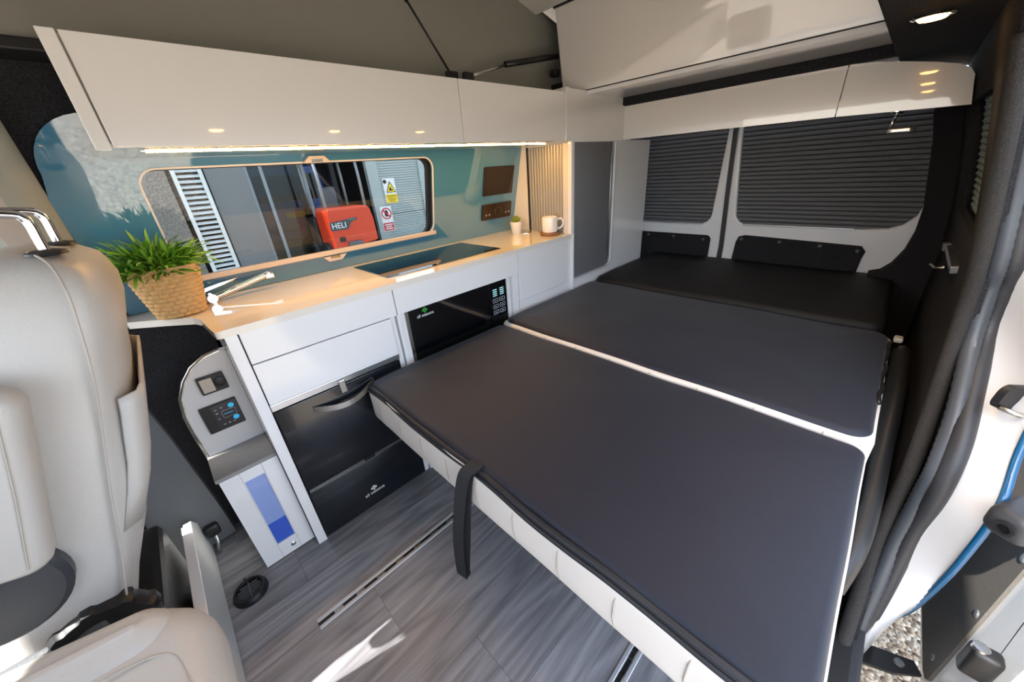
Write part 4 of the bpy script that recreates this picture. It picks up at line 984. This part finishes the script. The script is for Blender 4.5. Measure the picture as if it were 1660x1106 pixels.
# recliner wheel
Mwh = Matrix.Translation((-0.355, 0.945, 0.450)) @ Matrix.Rotation(math.radians(90), 4, 'X')
g = G(); loops = []
for r_, z in ((0.078, -0.02), (0.082, -0.01), (0.082, 0.012), (0.076, 0.022), (0.055, 0.024), (0.05, 0.012), (0.005, 0.012)):
    loops.append([((r_ + (0.006 * (1 if math.sin(k / 72 * 2 * math.pi * 9) > 0.2 else 0) if r_ > 0.07 else 0)) * math.cos(2 * math.pi * k / 72), (r_ + (0.006 * (1 if math.sin(k / 72 * 2 * math.pi * 9) > 0.2 else 0) if r_ > 0.07 else 0)) * math.sin(2 * math.pi * k / 72), z) for k in range(72)])
g.loft(loops, M=Mwh); g.obj('recliner_wheel', BLACK, ds, smooth=True, angle=35)
# seat cushion, box and headrest
G().cushion(-1.0, -0.40, 0.94, 1.44, 0.33, 0.47, 0.06, 0.045, 0.0, wob=0.003).obj('seat_cushion', CREAML, ds, smooth=True)
G().box(-0.9, -0.30, 1.0, 1.42, 0.0, 0.33, bev=0.02).obj('seat_base', BLACK, ds)
G().box(-0.62, -0.34, 0.93, 0.955, 0.30, 0.50, bev=0.01).obj('side_shield', GREYP, ds)
for y in (1.055, 1.235):
    G().tube(smooth_path([(-0.140, y, 1.19), (-0.139, y, 1.22), (-0.138, y, 1.248), (-0.142, y, 1.261), (-0.156, y, 1.268), (-0.22, y, 1.275)]), 0.0075, n=12).obj('headrest_post', CHROME, ds, smooth=True)
    G().lathe([(0.028, 0), (0.026, 0.006), (0.014, 0.010), (0.01, 0.010)], c=(-0.140, y, 1.196), n=20).obj('post_collar', BLACK, ds, smooth=True, angle=40)
G().cushion(-0.33, -0.212, 1.02, 1.30, 1.25, 1.46, 0.04, 0.035, 0.0).obj('headrest', CREAML, ds, smooth=True)
# pale seat base cover panel
sc = thing('seat_base_panel', 'pale grey upright cover panel behind the driver seat base', 'panel', (-0.26, 1.25, 0))
G().plate([(0.88, 0.01), (1.60, 0.01), (1.60, 0.10), (1.48, 0.225), (1.44, 0.235), (0.88, 0.235)], [], fx(-0.272), 0.022).obj('board', GREYPL, sc)
G().box(-0.275, -0.247, 0.88, 1.45, 0.234, 0.239, bev=0.002).obj('edge_band', WHITE, sc)
# seat belt buckle / black fittings beside it
sb = thing('seat_belt_anchor', 'black seat belt anchor low on the pillar beside the seat', 'seat belt', (-0.25, 1.56, 0.15))
G().box(-0.245, -0.20, 1.515, 1.545, 0.08, 0.13, bev=0.01, seg=3).obj('cover', BLACK, sb, smooth=True, angle=40)
G().tube([(-0.222, 1.53, 0.09), (-0.224, 1.52, 0.05), (-0.235, 1.50, 0.01)], 0.006, n=8).obj('bolt_arm', STEEL, sb, smooth=True)
# seat belt on the upper pillar
ub_ = thing('seat_belt', 'beige seat belt running over the pale door pillar', 'seat belt', (-0.26, 1.52, 1.2))
g = G(); loops = []
for p in smooth_path([(-0.24, 1.505, 1.36), (-0.235, 1.51, 1.25), (-0.215, 1.535, 1.10), (-0.22, 1.55, 0.95), (-0.24, 1.55, 0.8)]): loops.append([p + Vector((-0.024, 0, 0)), p + Vector((0.024, 0, 0)), p + Vector((0.024, -0.002, 0)), p + Vector((-0.024, -0.002, 0))])
g.loft(loops); g.obj('webbing', mat('belt_webbing', 'a3968a', 0.7), ub_)
G().box(-0.275, -0.205, 1.487, 1.512, 1.345, 1.375, bev=0.01).obj('guide', TRIMC, ub_)

# swivelled passenger seat, cushion towards the camera
pq = thing('passenger_seat', 'cream leather swivelled front seat with its cushion towards the room', 'seat', (-0.48, 0.52, 0.0))
def taper(g, cy=0.56):
    g.v = [(x, cy + (y - cy) * (1.0 + 1.15 * (-0.15 - x)), z) for x, y, z in g.v]; return g
taper(G().cushion(-0.66, -0.165, 0.345, 0.790, 0.44, 0.585, 0.10, 0.055, 0.0, wob=0.003)).obj('seat_cushion', CREAML, pq, smooth=True)
taper(G().cushion(-0.62, -0.21, 0.675, 0.782, 0.48, 0.600, 0.05, 0.045, 0.003, wob=0.002)).obj('bolster', CREAML, pq, smooth=True)
taper(G().cushion(-0.62, -0.21, 0.352, 0.455, 0.48, 0.600, 0.05, 0.045, 0.003, wob=0.002)).obj('bolster', CREAML, pq, smooth=True)
g = taper(G().tube(smooth_path([(-0.60, 0.672, 0.590), (-0.40, 0.670, 0.591), (-0.29, 0.672, 0.590), (-0.225, 0.658, 0.586), (-0.205, 0.61, 0.583), (-0.20, 0.54, 0.583)]), 0.0018, n=6)); g.obj('seam', SEAM, pq)
taper(G().cushion(-0.84, -0.66, 0.37, 0.75, 0.48, 1.10, 0.06, 0.06, 0.0)).obj('backrest', CREAML, pq, smooth=True)
G().box(-0.62, -0.26, 0.38, 0.74, 0.0, 0.40, bev=0.02).obj('seat_base', BLACK, pq)

# ================================================================== OUTSIDE
gd = struct(G().box(-60, 60, -60, 60, -0.55, -0.45).obj('ground', GRAVEL), 'pale gravel ground outside the van')
BY = 9.0
K = BY / 4.2
# building seen through the window
bl = thing('workshop_building', 'grey workshop building seen through the kitchen window', 'building', (2.0, BY, -0.45))
G().box(-8.0, 0.58, BY, BY + 0.3, -0.45, 4.0).obj('pebbledash_wall', PEBBLE, bl)
G().box(1.12, 1.74, BY, BY + 0.3, -0.45, 4.0).obj('rendered_wall', RENDERG, bl)
G().box(0.58, 1.12, BY + 0.12, BY + 0.3, -0.45, 4.0).obj('vent_backing', DARKIN, bl)
G().box(1.74, 4.15, BY, BY + 0.3, 2.2, 4.0).obj('lintel_wall', RENDERG, bl)
G().box(1.5, 4.4, BY + 5.5, BY + 5.7, -0.45, 4.0).obj('inner_wall', BROWN, bl)
G().box(1.45, 1.5, BY + 0.31, BY + 5.6, -0.45, 4.0).obj('inner_wall', DARKIN, bl)
G().box(4.4, 4.45, BY + 0.31, BY + 5.6, -0.45, 4.0).obj('inner_wall', DARKIN, bl)
G().box(1.4, 4.5, BY + 0.3, BY + 5.6, 2.6, 2.7).obj('inner_ceiling', DARKIN, bl)
for x in (1.76, 2.02, 2.78):
    G().box(x - 0.03, x + 0.03, BY + 0.02, BY + 0.10, -0.45, 2.2).obj('door_post', mat('door_post_grey', '8c9498', 0.4) if 'door_post_grey' not in MATS else MATS['door_post_grey'], bl)
G().box(1.76, 2.78, BY + 0.05, BY + 0.06, -0.45, 2.2).obj('glass_door', GLASS, bl)
# louvred shutter
lv = thing('louvred_shutter', 'white louvred vent door on the workshop wall', 'shutter', (0.88, BY, -0.1))
for x in (0.68, 1.06):
    G().box(x - 0.03, x + 0.03, BY - 0.05, BY + 0.05, -0.45, 2.3, bev=0.005).obj('frame_post', LOUV, lv)
n = 30; lvm = None
for i in range(n):
    z = -0.40 + i * 0.088
    if lvm is None:
        o = G().box(0.71, 1.03, -0.034, 0.034, -0.004, 0.004).obj('slat', LOUV, lv); lvm = o.data
    else:
        o = bpy.data.objects.new('slat', lvm); COL.objects.link(o); o.parent = lv; o.matrix_parent_inverse = Matrix.Translation(-Vector(lv.location))
    o.location = (0, BY, z); o.rotation_euler = (math.radians(38), 0, 0)
# garage cladding with ribs
gr = thing('clad_door', 'pale green-grey ribbed metal door beside the forklift', 'door', (5.4, BY, -0.45))
G().box(4.15, 4.42, BY - 0.03, BY + 0.10, -0.45, 3.0).obj('frame_post', CLAD, gr)
pnm = None
for (x0, x1) in ((4.42, 5.55), (5.75, 7.6)):
    for i in range(58):
        z = -0.40 + i * 0.055
        G().box(x0, x1, BY + 0.02, BY + 0.045, z, z + 0.047, bev=0.006, seg=1).obj('rib', CLAD, gr)
    G().box(x0, x1, BY + 0.045, BY + 0.06, -0.45, 2.8).obj('backing', CLAD, gr)
G().box(5.55, 5.75, BY - 0.02, BY + 0.10, -0.45, 3.0).obj('frame_post', CLAD, gr)
G().box(4.42, 7.6, BY + 0.015, BY + 0.03, 0.42, 0.435).obj('joint', GREYP, gr)
# signs
def sign1():
    t = thing('warning_sign', 'white and yellow triangle caution sign on the ribbed door', 'sign', (4.66, BY - 0.0, 0.68))
    x0, x1, z0, z1, y = 4.50, 4.82, 0.69, 1.25, BY + 0.008
    G().box(x0, x1, y, y + 0.01, z0, z1).obj('board', SIGNW, t)
    cxx, zt = (x0 + x1) / 2 + 0.02, z1
    f = fy(y - 0.004)
    G().plate([(cxx - 0.13, zt - 0.32), (cxx + 0.13, zt - 0.32), (cxx, zt - 0.06)], [], f, 0.004).obj('triangle', SIGNK, t)
    G().plate([(cxx - 0.105, zt - 0.305), (cxx + 0.105, zt - 0.305), (cxx, zt - 0.10)], [], fy(y - 0.007), 0.003).obj('triangle_face', YELLOW, t)
    G().plate([(cxx - 0.045, zt - 0.28), (cxx + 0.05, zt - 0.28), (cxx + 0.05, zt - 0.25), (cxx + 0.01, zt - 0.25), (cxx + 0.005, zt - 0.20), (cxx - 0.02, zt - 0.20), (cxx - 0.045, zt - 0.25)], [], fy(y - 0.010), 0.003).obj('pictogram', SIGNK, t)
    G().lathe([(0.045, 0), (0.045, 0.004)], n=20, M=Matrix.Translation((x0 + 0.055, y, zt - 0.07)) @ Matrix.Rotation(math.radians(90), 4, 'X')).obj('round_symbol', SIGNK, t)
    G().box(x0 + 0.02, x1, y - 0.004, y, z0, z0 + 0.20).obj('text_field', YELLOW, t)
    text('lettering', 'Caution', 0.085, ((x0 + x1) / 2 + 0.01, y - 0.005, z0 + 0.155), (1, 0, 0), (0, 0, 1), SIGNK, t)
    for k, w in ((0, 0.11), (1, 0.09), (2, 0.07)):
        G().box((x0 + x1) / 2 + 0.01 - w, (x0 + x1) / 2 + 0.01 + w, y - 0.006, y, z0 + 0.09 - k * 0.032, z0 + 0.102 - k * 0.032).obj('text_line', SIGNK, t)
sign1()
def sign2():
    t = thing('prohibition_sign', 'white sign with red prohibition circle on the ribbed door', 'sign', (4.4, BY - 0.02, 0.05))
    x0, x1, z0, z1, y = 4.26, 4.56, 0.04, 0.63, BY - 0.04
    G().box(x0, x1, y, y + 0.01, z0, z1).obj('board', SIGNW, t)
    c_ = ((x0 + x1) / 2, z1 - 0.17)
    ring = G().plate(arc(c_[0], c_[1], 0.135, 0, 360, 32)[:-1], [arc(c_[0], c_[1], 0.108, 0, 360, 32)[:-1]], fy(y - 0.004), 0.004); ring.obj('red_ring', SIGNR, t)
    G().plate([(c_[0] - 0.035, c_[1] - 0.07), (c_[0] + 0.035, c_[1] - 0.07), (c_[0] + 0.05, c_[1] + 0.02), (c_[0] + 0.02, c_[1] + 0.085), (c_[0] - 0.03, c_[1] + 0.07), (c_[0] - 0.05, c_[1] + 0.0)], [], fy(y - 0.003), 0.003).obj('hand', SIGNK, t)
    q = 0.012; d = 0.085
    G().plate([(c_[0] - d - q, c_[1] + d - q), (c_[0] + d - q, c_[1] - d - q), (c_[0] + d + q, c_[1] - d + q), (c_[0] - d + q, c_[1] + d + q)], [], fy(y - 0.006), 0.003).obj('red_bar', SIGNR, t)
    G().box(x0 + 0.015, x1 - 0.015, y - 0.004, y, z0 + 0.015, z0 + 0.20).obj('text_field', SIGNR, t)
    for k, w in ((0, 0.11), (1, 0.085), (2, 0.10)):
        G().box(c_[0] - w, c_[0] + w, y - 0.006, y, z0 + 0.145 - k * 0.048, z0 + 0.17 - k * 0.048).obj('text_line', SIGNW, t)
sign2()
# forklift
FY = 8.0
fk = thing('forklift', 'red forklift truck parked outside the kitchen window', 'forklift', (3.1, FY, -0.45))
cw = [(2.68, -0.10), (2.67, 0.66)] + [(2.69, 0.74), (2.74, 0.79)] + [(3.50, 0.78), (3.58, 0.72), (3.62, 0.50), (3.63, 0.05), (3.40, 0.02), (3.30, -0.05), (3.25, -0.15)]
o = G().plate(cw, [], fy(FY), 0.7).obj('counterweight', RED, fk); bv = o.modifiers.new('bevel', 'BEVEL'); bv.width = 0.035; bv.segments = 3; bv.limit_method = 'ANGLE'
ins = [(2.675, 0.36), (3.02, 0.36), (3.12, 0.50), (3.25, 0.53), (3.25, 0.565), (2.675, 0.52)]
G().plate(ins, [], fy(FY - 0.02), 0.02).obj('badge_panel', mat('badge_grey', '3b444a', 0.4), fk)
G().plate([(3.05, 0.53), (3.20, 0.535), (3.20, 0.56), (3.07, 0.555)], [], fy(FY - 0.024), 0.01).obj('badge_stripe', mat('teal_stripe', '1f7d74', 0.4), fk)
text('lettering', 'HELI', 0.155, (2.85, FY - 0.022, 0.445), (1, 0, 0), (0, 0, 1), LOGOW, fk)
G().box(2.80, 2.92, FY - 0.02, FY + 0.01, 0.12, 0.22, bev=0.01).obj('tow_pin', BLACK, fk)
G().box(2.95, 3.25, FY - 0.08, FY + 0.02, -0.02, 0.10, bev=0.03).obj('step', GREYP, fk)
for (x, y_) in ((2.74, FY + 0.15), (3.56, FY + 0.15), (2.74, FY + 1.08), (3.56, FY + 1.08)):
    G().tube([(x, y_, 0.74), (x - 0.01, y_ - 0.02, 1.35), (x - 0.02, y_, 1.75)], 0.03, n=10).obj('guard_post', mat('guard_grey', '8b8f92', 0.4) if 'guard_grey' not in MATS else MATS['guard_grey'], fk, smooth=True)
G().box(2.66, 3.64, FY + 0.05, FY + 1.18, 1.72, 1.78, bev=0.02).obj('roof_guard', BLACK, fk)
G().box(2.60, 3.62, FY + 0.7, FY + 1.28, -0.10, 0.60, bev=0.05).obj('body', BLACK, fk)
G().box(2.90, 3.25, FY + 0.75, FY + 0.90, 0.70, 1.18, bev=0.05, seg=3).obj('seat_back', GREYP, fk, smooth=True)
for x in (2.70, 3.44):
    G().box(x, x + 0.10, FY + 1.32, FY + 1.44, -0.40, 2.0).obj('mast', BLACK, fk)
for (x, y_) in ((2.58, FY + 0.4), (3.46, FY + 0.4), (2.56, FY + 1.1), (3.48, FY + 1.1)):
    G().lathe([(0.10, 0.0), (0.27, 0.0), (0.28, 0.04), (0.28, 0.14), (0.27, 0.18), (0.10, 0.18)], n=28, M=Matrix.Translation((x - 0.0, y_, -0.17)) @ Matrix.Rotation(math.radians(90), 4, 'Y')).obj('wheel', BLACK, fk, smooth=True, angle=40)
# parked blue van in the dark workshop
cv = thing('blue_van', 'dark blue van parked inside the workshop seen through glass', 'van', (2.6, BY + 1.5, -0.45))
o = G().plate([(1.55, -0.15), (3.4, -0.15), (3.4, 0.9), (3.28, 1.55), (3.12, 1.65), (1.84, 1.65), (1.68, 1.55), (1.55, 0.9)], [], fy(BY + 0.6), 2.6).obj('body', CARBLUE, cv); bv = o.modifiers.new('bevel', 'BEVEL'); bv.width = 0.06; bv.segments = 3; bv.limit_method = 'ANGLE'
G().plate([(1.86, 0.95), (3.26, 0.95), (3.16, 1.48), (1.96, 1.48)], [], fy(BY + 0.585), 0.02).obj('rear_window', CARGLASS, cv)
G().box(2.35, 2.85, BY + 0.57, BY + 0.59, 0.60, 0.72).obj('number_plate', YELLOW, cv)
for x in (1.66, 3.36):
    G().box(x, x + 0.10, BY + 0.58, BY + 0.62, 0.55, 1.0, bev=0.01).obj('tail_lamp', SIGNR, cv)
G().box(1.62, 3.5, BY + 0.52, BY + 0.65, -0.15, 0.15, bev=0.03).obj('bumper', BLACK, cv)
for x in (1.68, 3.26):
    G().lathe([(0.10, 0), (0.30, 0), (0.31, 0.04), (0.31, 0.16), (0.30, 0.2), (0.1, 0.2)], n=24, M=Matrix.Translation((x, BY + 1.2, -0.14)) @ Matrix.Rotation(math.radians(90), 4, 'Y')).obj('wheel', BLACK, cv)
